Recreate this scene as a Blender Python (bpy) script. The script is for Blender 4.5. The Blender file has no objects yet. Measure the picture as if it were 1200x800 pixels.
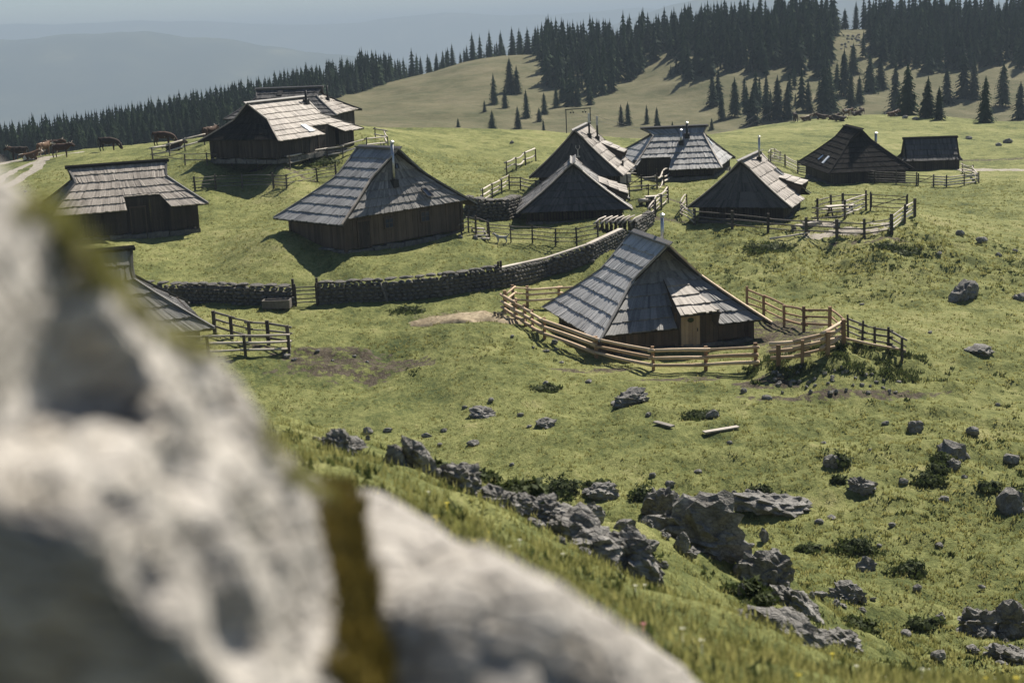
import bpy, bmesh, math, random
import numpy as np
from mathutils import Vector, Matrix, noise as mnoise
R = math.radians
scene = bpy.context.scene
COL = scene.collection
# ------------------------------------------------------------------ camera
FOC, HOR, ROLL = 1667.0, 30.0, R(2.5)          # focal length in photo pixels, horizon row, camera roll
TILT = math.atan((400 - HOR) / FOC)
cam_d = bpy.data.cameras.new('camera'); cam = bpy.data.objects.new('camera', cam_d); COL.objects.link(cam)
cam_d.sensor_width = 36.0; cam_d.lens = FOC / 1200 * 36.0
cam_d.clip_start = 0.05; cam_d.clip_end = 60000
cam_d.dof.use_dof = True; cam_d.dof.focus_distance = 74.0; cam_d.dof.aperture_fstop = 2.0; cam_d.dof.aperture_blades = 8
cam.matrix_world = Matrix.Rotation(math.pi / 2 - TILT, 4, 'X') @ Matrix.Rotation(-ROLL, 4, 'Z')
scene.camera = cam
# ------------------------------------------------------------------ sky and sun
SUN_EL, SUN_AZ = R(46), R(32)                   # azimuth from straight ahead towards the right
world = bpy.data.worlds.new('World'); scene.world = world; world.use_nodes = True
wn = world.node_tree.nodes; wl = world.node_tree.links
sky = wn.new('ShaderNodeTexSky'); sky.sky_type = 'NISHITA'; sky.sun_disc = False
sky.sun_elevation = SUN_EL; sky.sun_rotation = SUN_AZ; sky.altitude = 1500; sky.dust_density = 0.4; sky.ozone_density = 3.0
wl.new(sky.outputs[0], wn['Background'].inputs[0]); wn['Background'].inputs[1].default_value = 0.05
sun_d = bpy.data.lights.new('sun', 'SUN'); sun = bpy.data.objects.new('sun', sun_d); COL.objects.link(sun)
sun_d.energy = 5.0; sun_d.angle = R(0.53); sun_d.color = (1.0, 0.93, 0.82)
SUNV = Vector((math.sin(SUN_AZ) * math.cos(SUN_EL), math.cos(SUN_AZ) * math.cos(SUN_EL), math.sin(SUN_EL)))
sun.rotation_euler = SUNV.to_track_quat('Z', 'Y').to_euler()
sun.location = (60, 90, 120)
scene.view_settings.view_transform = 'Standard'; scene.view_settings.look = 'None'
scene.view_settings.gamma = 1.0; scene.view_settings.exposure = 0.82
scene.view_settings.use_curve_mapping = False
scene.cycles.max_bounces = 6; scene.cycles.diffuse_bounces = 2; scene.cycles.glossy_bounces = 2
scene.cycles.transparent_max_bounces = 6; scene.cycles.volume_bounces = 0; scene.cycles.use_denoising = True
# ------------------------------------------------------------------ measuring: photo pixel -> ray, world -> photo pixel
CT, ST, CR, SR = math.cos(TILT), math.sin(TILT), math.cos(ROLL), math.sin(ROLL)
def ray(px, py):
    u, v = px - 600.0, 400.0 - py
    u, v = (u * CR + v * SR) / FOC, (-u * SR + v * CR) / FOC
    return np.array([u, CT + v * ST, v * CT - ST])
def unproj(px, py, Y):
    d = ray(px, py); return d * (Y / d[1])
def proj(x, y, z):
    d = y * CT - z * ST
    u = x / d * FOC; v = (y * ST + z * CT) / d * FOC
    return 600 + u * CR - v * SR, 400 - (u * SR + v * CR)
rng = np.random.default_rng(7); rnd = random.Random(11)
# ------------------------------------------------------------------ numpy value noise
def vnoise(x, y, seed=0):
    x = np.asarray(x, float); y = np.asarray(y, float)
    xi = np.floor(x).astype(np.int64); yi = np.floor(y).astype(np.int64); fx = x - xi; fy = y - yi
    fx = fx * fx * (3 - 2 * fx); fy = fy * fy * (3 - 2 * fy)
    def h(a, b):
        n = (a * 374761393 + b * 668265263 + seed * 974711) & 0x7fffffff
        n = ((n ^ (n >> 13)) * 1274126177) & 0x7fffffff
        return ((n ^ (n >> 16)) & 0xffff) / 65535.0
    return (h(xi, yi) * (1 - fx) + h(xi + 1, yi) * fx) * (1 - fy) + (h(xi, yi + 1) * (1 - fx) + h(xi + 1, yi + 1) * fx) * fy
def fbm(x, y, oct=4, seed=0):
    s = 0; a = 0.5
    for i in range(oct):
        s = s + a * (vnoise(x * 2 ** i + 17.3 * i, y * 2 ** i - 9.1 * i, seed + i) - 0.5); a *= 0.5
    return s
# ------------------------------------------------------------------ mesh building
class MB:
    def __init__(self): self.v = []; self.f = []; self.t = []
    def add(self, vs, fs, tint=None):
        n = len(self.v); self.v += [tuple(p) for p in vs]
        for f in fs: self.f.append(tuple(i + n for i in f)); self.t.append(0.5 if tint is None else tint)
    def box(self, c, s, tint=None, rz=0.0):
        x, y, z = s[0] / 2, s[1] / 2, s[2] / 2; cz, sz = math.cos(rz), math.sin(rz)
        vs = [(c[0] + i * x * cz - j * y * sz, c[1] + i * x * sz + j * y * cz, c[2] + k * z) for i, j, k in
              ((-1,-1,-1),(1,-1,-1),(1,1,-1),(-1,1,-1),(-1,-1,1),(1,-1,1),(1,1,1),(-1,1,1))]
        self.add(vs, BOXF, tint)
    def beam(self, p, q, w, h, tint=None, up=(0, 0, 1)):
        p, q = Vector(p), Vector(q); d = (q - p).normalized(); s = d.cross(Vector(up)).normalized(); u = s.cross(d)
        vs = [b + s * i * w / 2 + u * j * h / 2 for b in (p, q) for i, j in ((-1,-1),(1,-1),(1,1),(-1,1))]
        self.add(vs, [(0,1,5,4),(1,2,6,5),(2,3,7,6),(3,0,4,7),(3,2,1,0),(4,5,6,7)], tint)
    def tube(self, pts, rad, n=7, tint=None, cap=True):
        pts = [Vector(p) for p in pts]; m = len(pts); vs = []
        for i, p in enumerate(pts):
            d = (pts[min(i + 1, m - 1)] - pts[max(i - 1, 0)]).normalized()
            s = d.cross(Vector((0, 0, 1)) if abs(d.z) < .9 else Vector((1, 0, 0))).normalized(); u = s.cross(d)
            r = rad[i] if hasattr(rad, '__len__') else rad
            vs += [p + (s * math.cos(2 * math.pi * k / n) + u * math.sin(2 * math.pi * k / n)) * r for k in range(n)]
        fs = [(i * n + k, i * n + (k + 1) % n, (i + 1) * n + (k + 1) % n, (i + 1) * n + k) for i in range(m - 1) for k in range(n)]
        if cap: fs += [tuple(range(n - 1, -1, -1)), tuple((m - 1) * n + k for k in range(n))]
        self.add(vs, fs, tint)
    def mesh(self, name, mat, smooth=False):
        me = bpy.data.meshes.new(name); me.from_pydata(self.v, [], self.f)
        if mat: me.materials.append(mat)
        a = me.attributes.new('tint', 'FLOAT', 'FACE'); a.data.foreach_set('value', self.t)
        if smooth: me.polygons.foreach_set('use_smooth', [True] * len(self.f))
        me.update(); return me
    def build(self, name, mat, parent=None, smooth=False, loc=None):
        o = bpy.data.objects.new(name, self.mesh(name, mat, smooth)); COL.objects.link(o)
        if parent: o.parent = parent
        if loc is not None: o.location = loc
        return o
BOXF = [(0,3,2,1),(4,5,6,7),(0,1,5,4),(1,2,6,5),(2,3,7,6),(3,0,4,7)]
def np_mesh(name, verts, faces, mat, smooth=False, attrs=None):
    verts = np.asarray(verts, np.float32); faces = np.asarray(faces, np.int32); k = faces.shape[1]
    me = bpy.data.meshes.new(name); me.vertices.add(len(verts)); me.vertices.foreach_set('co', verts.ravel())
    me.loops.add(faces.size); me.loops.foreach_set('vertex_index', faces.ravel())
    me.polygons.add(len(faces)); me.polygons.foreach_set('loop_start', np.arange(0, faces.size, k, dtype=np.int32))
    if smooth: me.polygons.foreach_set('use_smooth', np.ones(len(faces), bool))
    for an, (dom, val) in (attrs or {}).items():
        a = me.attributes.new(an, 'FLOAT', dom); a.data.foreach_set('value', np.asarray(val, np.float32))
    if mat: me.materials.append(mat)
    me.update(calc_edges=True); return me
def link(name, me, parent=None, loc=None):
    o = bpy.data.objects.new(name, me); COL.objects.link(o)
    if parent: o.parent = parent
    if loc is not None: o.location = loc
    return o
def empty(name, loc=(0, 0, 0), rz=0.0):
    o = bpy.data.objects.new(name, None); COL.objects.link(o); o.location = loc; o.rotation_euler = (0, 0, rz)
    o.empty_display_size = 0.3; return o
def tag(o, label=None, cat=None, group=None, kind=None):
    for k, v in (('label', label), ('category', cat), ('group', group), ('kind', kind)):
        if v: o[k] = v
    return o
# ------------------------------------------------------------------ materials
class NT:
    def __init__(self, name):
        self.m = bpy.data.materials.new(name); self.m.use_nodes = True; self.n = self.m.node_tree.nodes; self.l = self.m.node_tree.links
        self.b = self.n['Principled BSDF']
    def node(self, t, **kw):
        x = self.n.new(t)
        for k, v in kw.items():
            if k.startswith('i_'):
                key = k[2:]; key = int(key) if key.isdigit() else key.replace('_', ' ')
                if hasattr(v, 'is_output'): self.l.new(v, x.inputs[key])
                else: x.inputs[key].default_value = v
            else: setattr(x, k, v)
        return x
    def noise(self, vec=None, scale=5, detail=4, rough=.55, dist=0):
        x = self.node('ShaderNodeTexNoise', i_Scale=scale, i_Detail=detail, i_Roughness=rough, i_Distortion=dist)
        if vec is not None: self.l.new(vec, x.inputs['Vector'])
        return x.outputs['Fac']
    def attr(self, name): return self.node('ShaderNodeAttribute', attribute_name=name).outputs['Fac']
    def objco(self): return self.node('ShaderNodeTexCoord').outputs['Object']
    def gen(self, scale):
        return self.node('ShaderNodeMapping', i_Vector=self.objco(), i_Scale=scale).outputs[0]
    def ramp(self, fac, stops):
        r = self.node('ShaderNodeValToRGB'); self.l.new(fac, r.inputs[0]); e = r.color_ramp.elements
        while len(e) < len(stops): e.new(.5)
        for s, el in zip(stops, e): el.position = s[0]; c = s[1]; el.color = (c, c, c, 1) if not hasattr(c, '__len__') else (*c, 1)
        return r.outputs[0]
    def mix(self, fac, a, b, mode='MIX'):
        x = self.node('ShaderNodeMix', data_type='RGBA', blend_type=mode)
        for s, v in ((0, fac), (6, a), (7, b)):
            if hasattr(v, 'is_output'): self.l.new(v, x.inputs[s])
            else: x.inputs[s].default_value = v if s == 0 else (*v, 1)
        return x.outputs[2]
    def math(self, op, a, b=0.0, clamp=False):
        x = self.node('ShaderNodeMath', operation=op, use_clamp=clamp)
        for s, v in ((0, a), (1, b)):
            if hasattr(v, 'is_output'): self.l.new(v, x.inputs[s])
            else: x.inputs[s].default_value = v
        return x.outputs[0]
    def bump(self, h, strength=.3, dist=.05):
        x = self.node('ShaderNodeBump', i_Strength=strength, i_Distance=dist, i_Height=h); self.l.new(x.outputs[0], self.b.inputs['Normal'])
    def out(self, col=None, rough=.85, spec=.2, metal=0):
        if col is not None:
            if hasattr(col, 'is_output'): self.l.new(col, self.b.inputs['Base Color'])
            else: self.b.inputs['Base Color'].default_value = (*col, 1)
        if hasattr(rough, 'is_output'): self.l.new(rough, self.b.inputs['Roughness'])
        else: self.b.inputs['Roughness'].default_value = rough
        self.b.inputs['Specular IOR Level'].default_value = spec; self.b.inputs['Metallic'].default_value = metal
        return self.m
def wood(name, c1, c2, rough=.75, grain=(3, 3, 14), spec=.3, amount=.45):
    t = NT(name); v = t.gen(grain); n = t.noise(v, 4, 5, .6); big = t.noise(t.objco(), 1.1, 3)
    f = t.math('ADD', t.math('MULTIPLY', n, .5), t.math('MULTIPLY', t.attr('tint'), .5))
    f = t.math('ADD', f, t.math('MULTIPLY', t.math('SUBTRACT', big, .5), amount))
    col = t.mix(t.ramp(f, [(.25, 0.0), (.75, 1.0)]), c1, c2); t.bump(n, .35, .01)
    return t.out(col, rough, spec)
M = {}
# weathered shingles: per-board tint plus streaks; tones differ by hut, and darker ones paint in the hips' shade
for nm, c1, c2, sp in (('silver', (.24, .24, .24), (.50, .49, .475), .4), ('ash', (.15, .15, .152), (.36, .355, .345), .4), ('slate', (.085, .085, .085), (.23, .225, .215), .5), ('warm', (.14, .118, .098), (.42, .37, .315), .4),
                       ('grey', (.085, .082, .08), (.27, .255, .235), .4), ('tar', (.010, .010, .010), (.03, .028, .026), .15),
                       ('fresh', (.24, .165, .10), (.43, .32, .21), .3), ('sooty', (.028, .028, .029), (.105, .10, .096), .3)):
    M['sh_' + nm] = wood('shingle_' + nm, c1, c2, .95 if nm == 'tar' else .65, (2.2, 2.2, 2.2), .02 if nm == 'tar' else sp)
M['wall_dark'] = wood('board_dark', (.018, .014, .011), (.06, .046, .035), .85)
M['wall_brown'] = wood('board_brown', (.045, .033, .024), (.13, .095, .066), .85)
M['door'] = wood('board_door', (.26, .18, .11), (.46, .34, .22), .8)
M['rail_new'] = wood('rail_new', (.38, .26, .16), (.66, .51, .35), .7, (2, 2, 2), .3, .3)
M['post_new'] = wood('post_new', (.17, .10, .055), (.33, .21, .12), .8, (6, 6, 2))
M['rail_old'] = wood('rail_old', (.07, .06, .052), (.21, .19, .165), .8, (2, 2, 2))
M['rail_pale'] = wood('rail_pale', (.34, .30, .25), (.62, .56, .48), .75, (2, 2, 2))
M['post_old'] = wood('post_old', (.035, .028, .023), (.10, .085, .07), .85, (6, 6, 2))
t = NT('underlay'); M['under'] = t.out((.03, .025, .02), .9)
t = NT('chimney_steel'); n = t.noise(t.objco(), 6); M['steel'] = t.out(t.ramp(n, [(.3, (.32, .32, .32)), (.7, (.5, .5, .5))]), .38, .5, .9)
t = NT('chimney_soot'); M['soot'] = t.out((.02, .02, .02), .6, .3)
t = NT('glass_panel'); M['glass'] = t.out((.03, .04, .06), .08, .8)
t = NT('skylight_sheet'); M['sheet'] = t.out((.62, .64, .66), .22, .6)
t = NT('iron'); M['iron'] = t.out((.03, .032, .035), .6, .4, .3)
def stone_mat(name, dark, light, lichen, scale=1.0):
    t = NT(name); o = t.objco()
    a = t.noise(o, 1.6 * scale, 6, .62); b = t.noise(o, 9 * scale, 5, .6); c = t.noise(o, 34 * scale, 3)
    vo = t.node('ShaderNodeTexVoronoi', i_Scale=7 * scale, feature='DISTANCE_TO_EDGE', i_Vector=t.node('ShaderNodeMapping', i_Vector=o, i_Scale=(1, 1.6, 2.6)).outputs[0]).outputs[0]
    f = t.math('ADD', t.math('MULTIPLY', a, .6), t.math('MULTIPLY', b, .4))
    col = t.ramp(f, [(.3, dark), (.52, tuple((x + y) / 2 for x, y in zip(dark, light))), (.66, light)])
    col = t.mix(t.ramp(c, [(.56, 0.0), (.7, .55)]), col, lichen)
    crack = t.ramp(vo, [(.0, 0.45), (.05, 1.0)])
    col = t.mix(.7, col, crack, 'MULTIPLY')
    hgt = t.math('ADD', t.math('MULTIPLY', b, .6), t.math('MULTIPLY', t.math('MINIMUM', vo, .12), 3.0))
    t.bump(t.math('ADD', hgt, t.math('MULTIPLY', c, .25)), .7, .06 / scale)
    return t.out(col, .9, .2)
M['rock'] = stone_mat('limestone', (.07, .066, .06), (.36, .345, .32), (.05, .047, .04))
M['boulder'] = stone_mat('limestone_near', (.20, .185, .165), (.57, .535, .485), (.22, .195, .16), 1.8)
M['wallstone'] = stone_mat('dry_stone', (.06, .057, .05), (.26, .245, .22), (.07, .07, .055), 2.2)
def leaf_mat(name, c1, c2, trans=.35, scale=.8, spec=.15):
    t = NT(name); n = t.noise(t.objco(), scale, 3)
    f = t.math('ADD', t.math('MULTIPLY', n, .6), t.math('MULTIPLY', t.attr('tint'), .5))
    if name.startswith('spruce'): f = t.math('ADD', t.math('MULTIPLY', f, .7), t.math('MULTIPLY', t.node('ShaderNodeObjectInfo').outputs['Random'], .3))
    col = t.mix(t.ramp(f, [(.25, 0.0), (.8, 1.0)]), c1, c2); t.out(col, .75, spec)
    tr = t.node('ShaderNodeBsdfTranslucent'); t.l.new(col, tr.inputs[0])
    mx = t.node('ShaderNodeMixShader'); mx.inputs[0].default_value = trans
    t.l.new(t.b.outputs[0], mx.inputs[1]); t.l.new(tr.outputs[0], mx.inputs[2]); t.l.new(mx.outputs[0], t.n['Material Output'].inputs[0])
    return t.m
M['grass'] = leaf_mat('grass_blade', (.14, .15, .042), (.31, .29, .11), .5)
M['grass_dry'] = leaf_mat('grass_dry', (.16, .14, .06), (.30, .26, .13))
M['bush'] = leaf_mat('bush_leaf', (.03, .045, .014), (.085, .105, .035), .35)
M['spruce'] = leaf_mat('spruce_needle', (.007, .018, .011), (.045, .072, .030), .12, .3, 0.02)
M['moss'] = leaf_mat('moss', (.026, .029, .012), (.22, .17, .042), .3, 12)
M['petal_y'] = leaf_mat('petal_yellow', (.6, .5, .05), (.75, .65, .2), .3)
M['petal_p'] = leaf_mat('petal_pink', (.5, .2, .22), (.65, .32, .3), .3)
M['petal_w'] = leaf_mat('petal_white', (.55, .55, .42), (.7, .7, .58), .3)
t = NT('bark'); M['bark'] = t.out(t.ramp(t.noise(t.objco(), 3), [(.3, (.05, .038, .03)), (.7, (.12, .095, .075))]), .9)
t = NT('hay'); M['hay'] = t.out(t.ramp(t.noise(t.objco(), 2.5, 6, .7), [(.3, (.16, .12, .07)), (.65, (.40, .33, .22))]), .9)
# ------------------------------------------------------------------ huts measured from the photograph (world metres, local frame: x along ridge)
HUTS = {  # X, Y, Z, yaw, a, b, H, he, ridge-, ridge+, hipx-, hipx+, g
 'main': (7.32, 72.1, -16.62, -74.8, 4.73, 4.49, 5.61, 1.66, -2.80, 2.42, -2.40, 2.05, 1.79),
 'h2':   (-8.31, 91.07, -13.02, -45.6, 3.51, 5.59, 5.73, 1.73, -1.51, 2.53, -1.2, 2.30, 2.11),
 'h3':   (-27.07, 100.5, -13.01, 22.0, 5.32, 4.09, 4.60, 1.81, -3.50, 3.38, -3.15, 3.05, 1.30),
 'h4':   (-20.16, 70.0, -14.81, 21.1, 4.64, 3.93, 4.67, .98, -2.4, 1.53, -2.15, 1.30, 1.26),
 'h5':   (-18.95, 124.0, -10.3, 63.1, 6.48, 4.12, 4.83, 1.87, -4.86, 3.66, -4.5, 3.3, 1.69),
 'h6':   (-20.5, 142.3, -9.63, -9.5, 5.71, 4.55, 4.44, 1.91, -3.73, 3.05, -3.4, 2.8, 1.20),
 'h7':   (6.17, 111.9, -13.12, -102.0, 3.9, 3.61, 5.11, 1.65, -3.42, 3.86, -3.2, 3.45, 0.5),
 'h8':   (4.85, 100.8, -14.28, -93.0, 4.27, 3.94, 4.75, 1.66, -2.65, 2.69, -2.3, 2.3, 0.5),
 'h9':   (14.8, 127.0, -14.4, 0.0, 4.0, 4.2, 4.9, 1.6, -2.5, 3.3, -1.5, 2.9, 0.55),
 'h10':  (17.75, 102.8, -14.86, -111.8, 3.97, 3.68, 4.86, 1.69, -3.41, 3.55, -3.1, 3.15, 0.6),
 'h11':  (34.03, 138.7, -16.47, -87.7, 5.95, 4.08, 5.27, 1.65, -3.4, 2.47, -3.0, 2.1, 1.0),
 'h12':  (44.35, 148.9, -17.27, -7.7, 3.07, 2.15, 3.89, 1.77, -2.6, 2.8, -2.6, 2.8, 2.0),
}
# ------------------------------------------------------------------ terrain: heights at measured points, smooth in between
RAISE = dict(main=.85, h2=.0, h3=.05, h4=.35, h5=.35, h6=.3, h7=.9, h8=.95, h9=.9, h10=.7, h11=.45, h12=.6)   # ground reaches this far up the fitted walls
for _k, _r in RAISE.items():
    _h = list(HUTS[_k]); _h[2] += _r; _h[6] -= _r; _h[7] -= _r; HUTS[_k] = tuple(_h)
CP = []
def cpx(*rows):
    for px, py, Y in rows: CP.append(tuple(unproj(px, py, Y)))
def cpz(z, *rows):
    for px, py in rows:
        d = ray(px, py); CP.append(tuple(d * (z / d[2])))
def cpw(*rows): CP.extend(rows)
for k, h in HUTS.items():
    cy, sy = math.cos(R(h[3])), math.sin(R(h[3]))
    for lx, ly in ((0, 0), (h[4], h[5]), (-h[4], h[5]), (h[4], -h[5]), (-h[4], -h[5])):
        CP.append((h[0] + lx * cy * .95 - ly * sy * .95, h[1] + lx * sy * .95 + ly * cy * .95, h[2] + (1.1 if k == 'h2' and lx < 0 and ly < 0 else .5 if k == 'h2' and lx < 0 else 0)))
# meadow around the hamlet
cpx((20, 190, 150), (90, 178, 156), (160, 172, 158), (225, 168, 160), (440, 152, 165), (560, 152, 168), (650, 156, 168),
    (25, 205, 135), (60, 225, 122), (255, 221, 116), (321, 220, 115), (372, 212, 118), (180, 188, 132), (455, 174, 131),
    (880, 160, 190), (960, 150, 215), (1150, 165, 190), (1000, 137, 262), (930, 143, 250), (1100, 139, 262), (1200, 143, 255), (860, 153, 235))
cpz(-10.9, (302, 196), (340, 198), (225, 195)); cpz(-12.3, (500, 205), (560, 222), (330, 262)); cpz(-12.6, (605, 200), (600, 222))
cpz(-13.7, (250, 300), (150, 320), (380, 315), (574, 281), (651, 288), (520, 300)); cpz(-13.4, (715, 268), (700, 284))
cpz(-14.6, (200, 356), (345, 358), (470, 352), (590, 335), (660, 318)); cpz(-14.3, (735, 285), (745, 275))
cpz(-15.1, (520, 400), (600, 367), (330, 412), (440, 385)); cpz(-15.5, (420, 430), (340, 440), (640, 398), (560, 440))
cpz(-15.85, (700, 420), (766, 435), (827, 434), (886, 431), (560, 480), (700, 470), (850, 470), (930, 472), (440, 470))
cpz(-15.35, (912, 431)); cpz(-15.0, (970, 417), (995, 406), (945, 392)); cpz(-15.7, (1060, 424)); cpz(-16.0, (930, 462), (1060, 464)); cpz(-15.5, (880, 362), (1000, 375)); cpz(-16.0, (1000, 470), (1080, 464), (640, 520), (780, 520), (1120, 440))
cpz(-14.15, (860, 267), (945, 277), (1013, 277), (1045, 272), (1015, 248), (960, 250), (805, 258)); cpz(-14.4, (1070, 255)); cpz(-14.0, (780, 262), (790, 228))
cpz(-15.0, (860, 305), (960, 305), (1060, 305)); cpz(-15.6, (870, 340), (960, 340), (1060, 340), (1130, 335)); cpz(-15.9, (1190, 330), (1180, 280), (1190, 395), (1150, 250))
cpz(-16.0, (1190, 220), (1100, 240), (940, 205), (1074, 217)); cpz(-13.7, (870, 208), (770, 216)); cpz(-16.6, (1150, 202))
cpz(-16.2, (1180, 450), (1100, 520), (1000, 560), (900, 540), (780, 555), (690, 540), (600, 520), (500, 482), (430, 458)); cpz(-16.6, (1180, 540), (1180, 640), (1080, 640), (1000, 620), (890, 592), (800, 575))
cpz(-16.6, (1180, 720), (1100, 715)); cpz(-15.6, (1190, 795)); cpz(-14.4, (1100, 792))
# the near slope below the camera and its shoulder
cpx((380, 512, 21), (480, 545, 20), (560, 590, 22), (640, 610, 23), (700, 640, 17), (790, 640, 23), (860, 640, 27), (900, 680, 25), (950, 720, 22), (1040, 770, 22),
    (450, 600, 8), (600, 690, 6.5), (700, 700, 9), (800, 740, 8.5), (900, 770, 9), (980, 795, 10), (760, 790, 5.6), (650, 780, 4.5))
cpw((0, 0, -1.65), (-3, 0, -1.3), (3, 0, -2.0), (0, -8, -.8), (-4, -8, -.4), (5, -8, -1.2), (-2, 3, -1.6), (3, 4, -2.5), (-3, 7, -2.4), (-6, 14, -4.2), (-9, 24, -7.5),
    (-12, 35, -12.5), (-18, 50, -15.2), (-8, 40, -15.0), (-3, 40, -15.0), (2, 40, -15.3), (6, 40, -15.6), (-14, 60, -15.6), (-26, 62, -15.2), (-30, 82, -14.3))
# beyond the crest: a dip, then the meadow hill and the wooded slopes
cpx((420, 150, 300), (560, 150, 305), (700, 155, 300), (800, 152, 305), (430, 113, 375), (500, 90, 400), (560, 68, 425), (630, 64, 430), (520, 120, 350), (620, 110, 365), (700, 122, 350), (777, 52, 425), (740, 90, 385),
    (850, 142, 318), (950, 135, 322), (1050, 134, 330), (1150, 142, 322), (1000, 85, 378), (985, 45, 410), (900, 40, 420), (1100, 85, 385), (1190, 70, 395), (1100, 45, 430), (1195, 40, 430),
    (0, 205, 400), (100, 190, 400), (200, 162, 400), (300, 128, 400), (400, 100, 410), (-60, 215, 400))
cpx((440, 172, 215), (600, 175, 220), (750, 175, 240), (200, 200, 230), (50, 215, 230), (950, 158, 292), (1150, 160, 295))
cpw((-160, 470, -62), (-100, 480, -48), (-40, 490, -30), (0, 500, -22), (60, 500, -18), (110, 500, -10), (170, 500, -8))
CP = np.array(CP)
def warp(x, y):
    Y = np.maximum(y, -9.5) + 12.0
    return np.stack([np.clip(x / Y, -.52, .52) * 2.6, np.log(Y)], -1), Y
_w, _Y = warp(CP[:, 0], CP[:, 1]); _q = CP[:, 2] / _Y
def _phi(r2): return np.where(r2 > 1e-12, .5 * r2 * np.log(np.maximum(r2, 1e-12)), 0)
_n = len(CP); _A = np.zeros((_n + 3, _n + 3)); _d = _w[:, None] - _w[None]; _A[:_n, :_n] = _phi((_d ** 2).sum(-1)) + np.eye(_n) * 4e-4
_A[:_n, _n] = 1; _A[:_n, _n + 1:] = _w; _A[_n, :_n] = 1; _A[_n + 1:, :_n] = _w.T
_c = np.linalg.solve(_A, np.concatenate([_q, np.zeros(3)]))
def sstep(a, b, x):
    t = np.clip((x - a) / (b - a), 0, 1); return t * t * (3 - 2 * t)
def base_h(x, y):
    w, Y = warp(x, y); out = np.empty(len(w))
    for i in range(0, len(w), 20000):
        d = w[i:i + 20000, None] - _w[None]
        out[i:i + 20000] = _phi((d ** 2).sum(-1)) @ _c[:_n] + _c[_n] + w[i:i + 20000] @ _c[_n + 1:]
    z = out * Y
    far = sstep(455, 1100, y)
    zf = -330 + 90 * fbm(x / 900, y / 900, 4, 5) + sstep(6500, 11000, y) * 160
    return z * (1 - far) + zf * far
def bump_area(x, y):          # how hummocky the turf is
    e = lambda cx, cy, rx, ry: np.exp(-((x - cx) / rx) ** 2 - ((y - cy) / ry) ** 2)
    return np.clip(.30 + 1.2 * e(24, 88, 14, 9) + .9 * e(24, 46, 16, 11) + .8 * e(4, 26, 12, 12) + .5 * e(-4, 68, 8, 3) + .5 * e(30, 60, 10, 10), 0, 1.4)
BANK = unproj(985, 446, 62.0)
FLAT = [(h[0], h[1], max(h[4], h[5])) for h in HUTS.values()]
def ground(x, y, base=None):
    x = np.atleast_1d(np.asarray(x, float)); y = np.atleast_1d(np.asarray(y, float))
    z = base_h(x, y)
    rough = bump_area(x, y)
    near = sstep(700, 300, y)
    z = z + near * (.9 * fbm(x / 14, y / 14, 3, 1) * sstep(60, 130, y) + .35 * fbm(x / 4, y / 4, 3, 2))
    z = z + sstep(275, 330, y) * near * (2.2 * fbm(x / 15, y / 11, 4, 6))
    hum = fbm(x / 1.6, y / 1.1, 3, 3)
    z = z + near * sstep(260, 150, y) * rough * (1.05 * np.maximum(hum, -.12) + .26 * fbm(x / .5, y / .4, 2, 4))
    # the bank of turf and rubble below the new fence
    m = np.exp(-((x - BANK[0]) / 3.6) ** 4 - ((y - BANK[1]) / 1.6) ** 4)
    z = z + m * (.12 + 1.0 * np.maximum(fbm(x / .6, y / .6, 3, 9), -.15))
    return z
def gz(x, y): return float(ground(x, y)[0])
_RY = np.concatenate([np.arange(3, 60, .25), np.arange(60, 200, .5), np.arange(200, 520, 2)])
def hit(px, py, ymin=3.0):
    """ground point seen at a photo pixel"""
    d = ray(px, py); Y = _RY[_RY >= ymin]; z = ground(d[0] / d[1] * Y, Y); rz = d[2] / d[1] * Y
    b = np.nonzero(rz < z)[0]
    if len(b) == 0:
        i = int(np.argmin(np.abs((rz - z) / Y)));  yy = Y[i]
    else:
        i = b[0]
        if i == 0: yy = Y[0]
        else:
            a0 = rz[i - 1] - z[i - 1]; a1 = rz[i] - z[i]; yy = Y[i - 1] + (Y[i] - Y[i - 1]) * a0 / (a0 - a1)
    x = d[0] / d[1] * yy
    return Vector((x, yy, gz(x, yy)))
# ------------------------------------------------------------------ ground sheet
rows = np.concatenate([np.arange(-9, 4, .5), np.arange(4, 30, .22), np.arange(30, 112, .3), np.arange(112, 180, .6), np.arange(180, 280, 1.4), np.arange(280, 470, 2.5),
                       np.geomspace(470, 30000, 70)])
us = np.concatenate([np.linspace(-1.2, -.42, 14)[:-1], np.linspace(-.42, .42, 460), np.linspace(.42, 1.2, 14)[1:]])
GY, GU = np.meshgrid(rows, us, indexing='ij'); GX = GU * (GY + 12.0)
gx, gy = GX.ravel(), GY.ravel(); GZ = ground(gx, gy)
nr, nc = GX.shape; idx = np.arange(nr * nc).reshape(nr, nc)
gfaces = np.stack([idx[:-1, :-1], idx[:-1, 1:], idx[1:, 1:], idx[1:, :-1]], -1).reshape(-1, 4)
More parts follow.
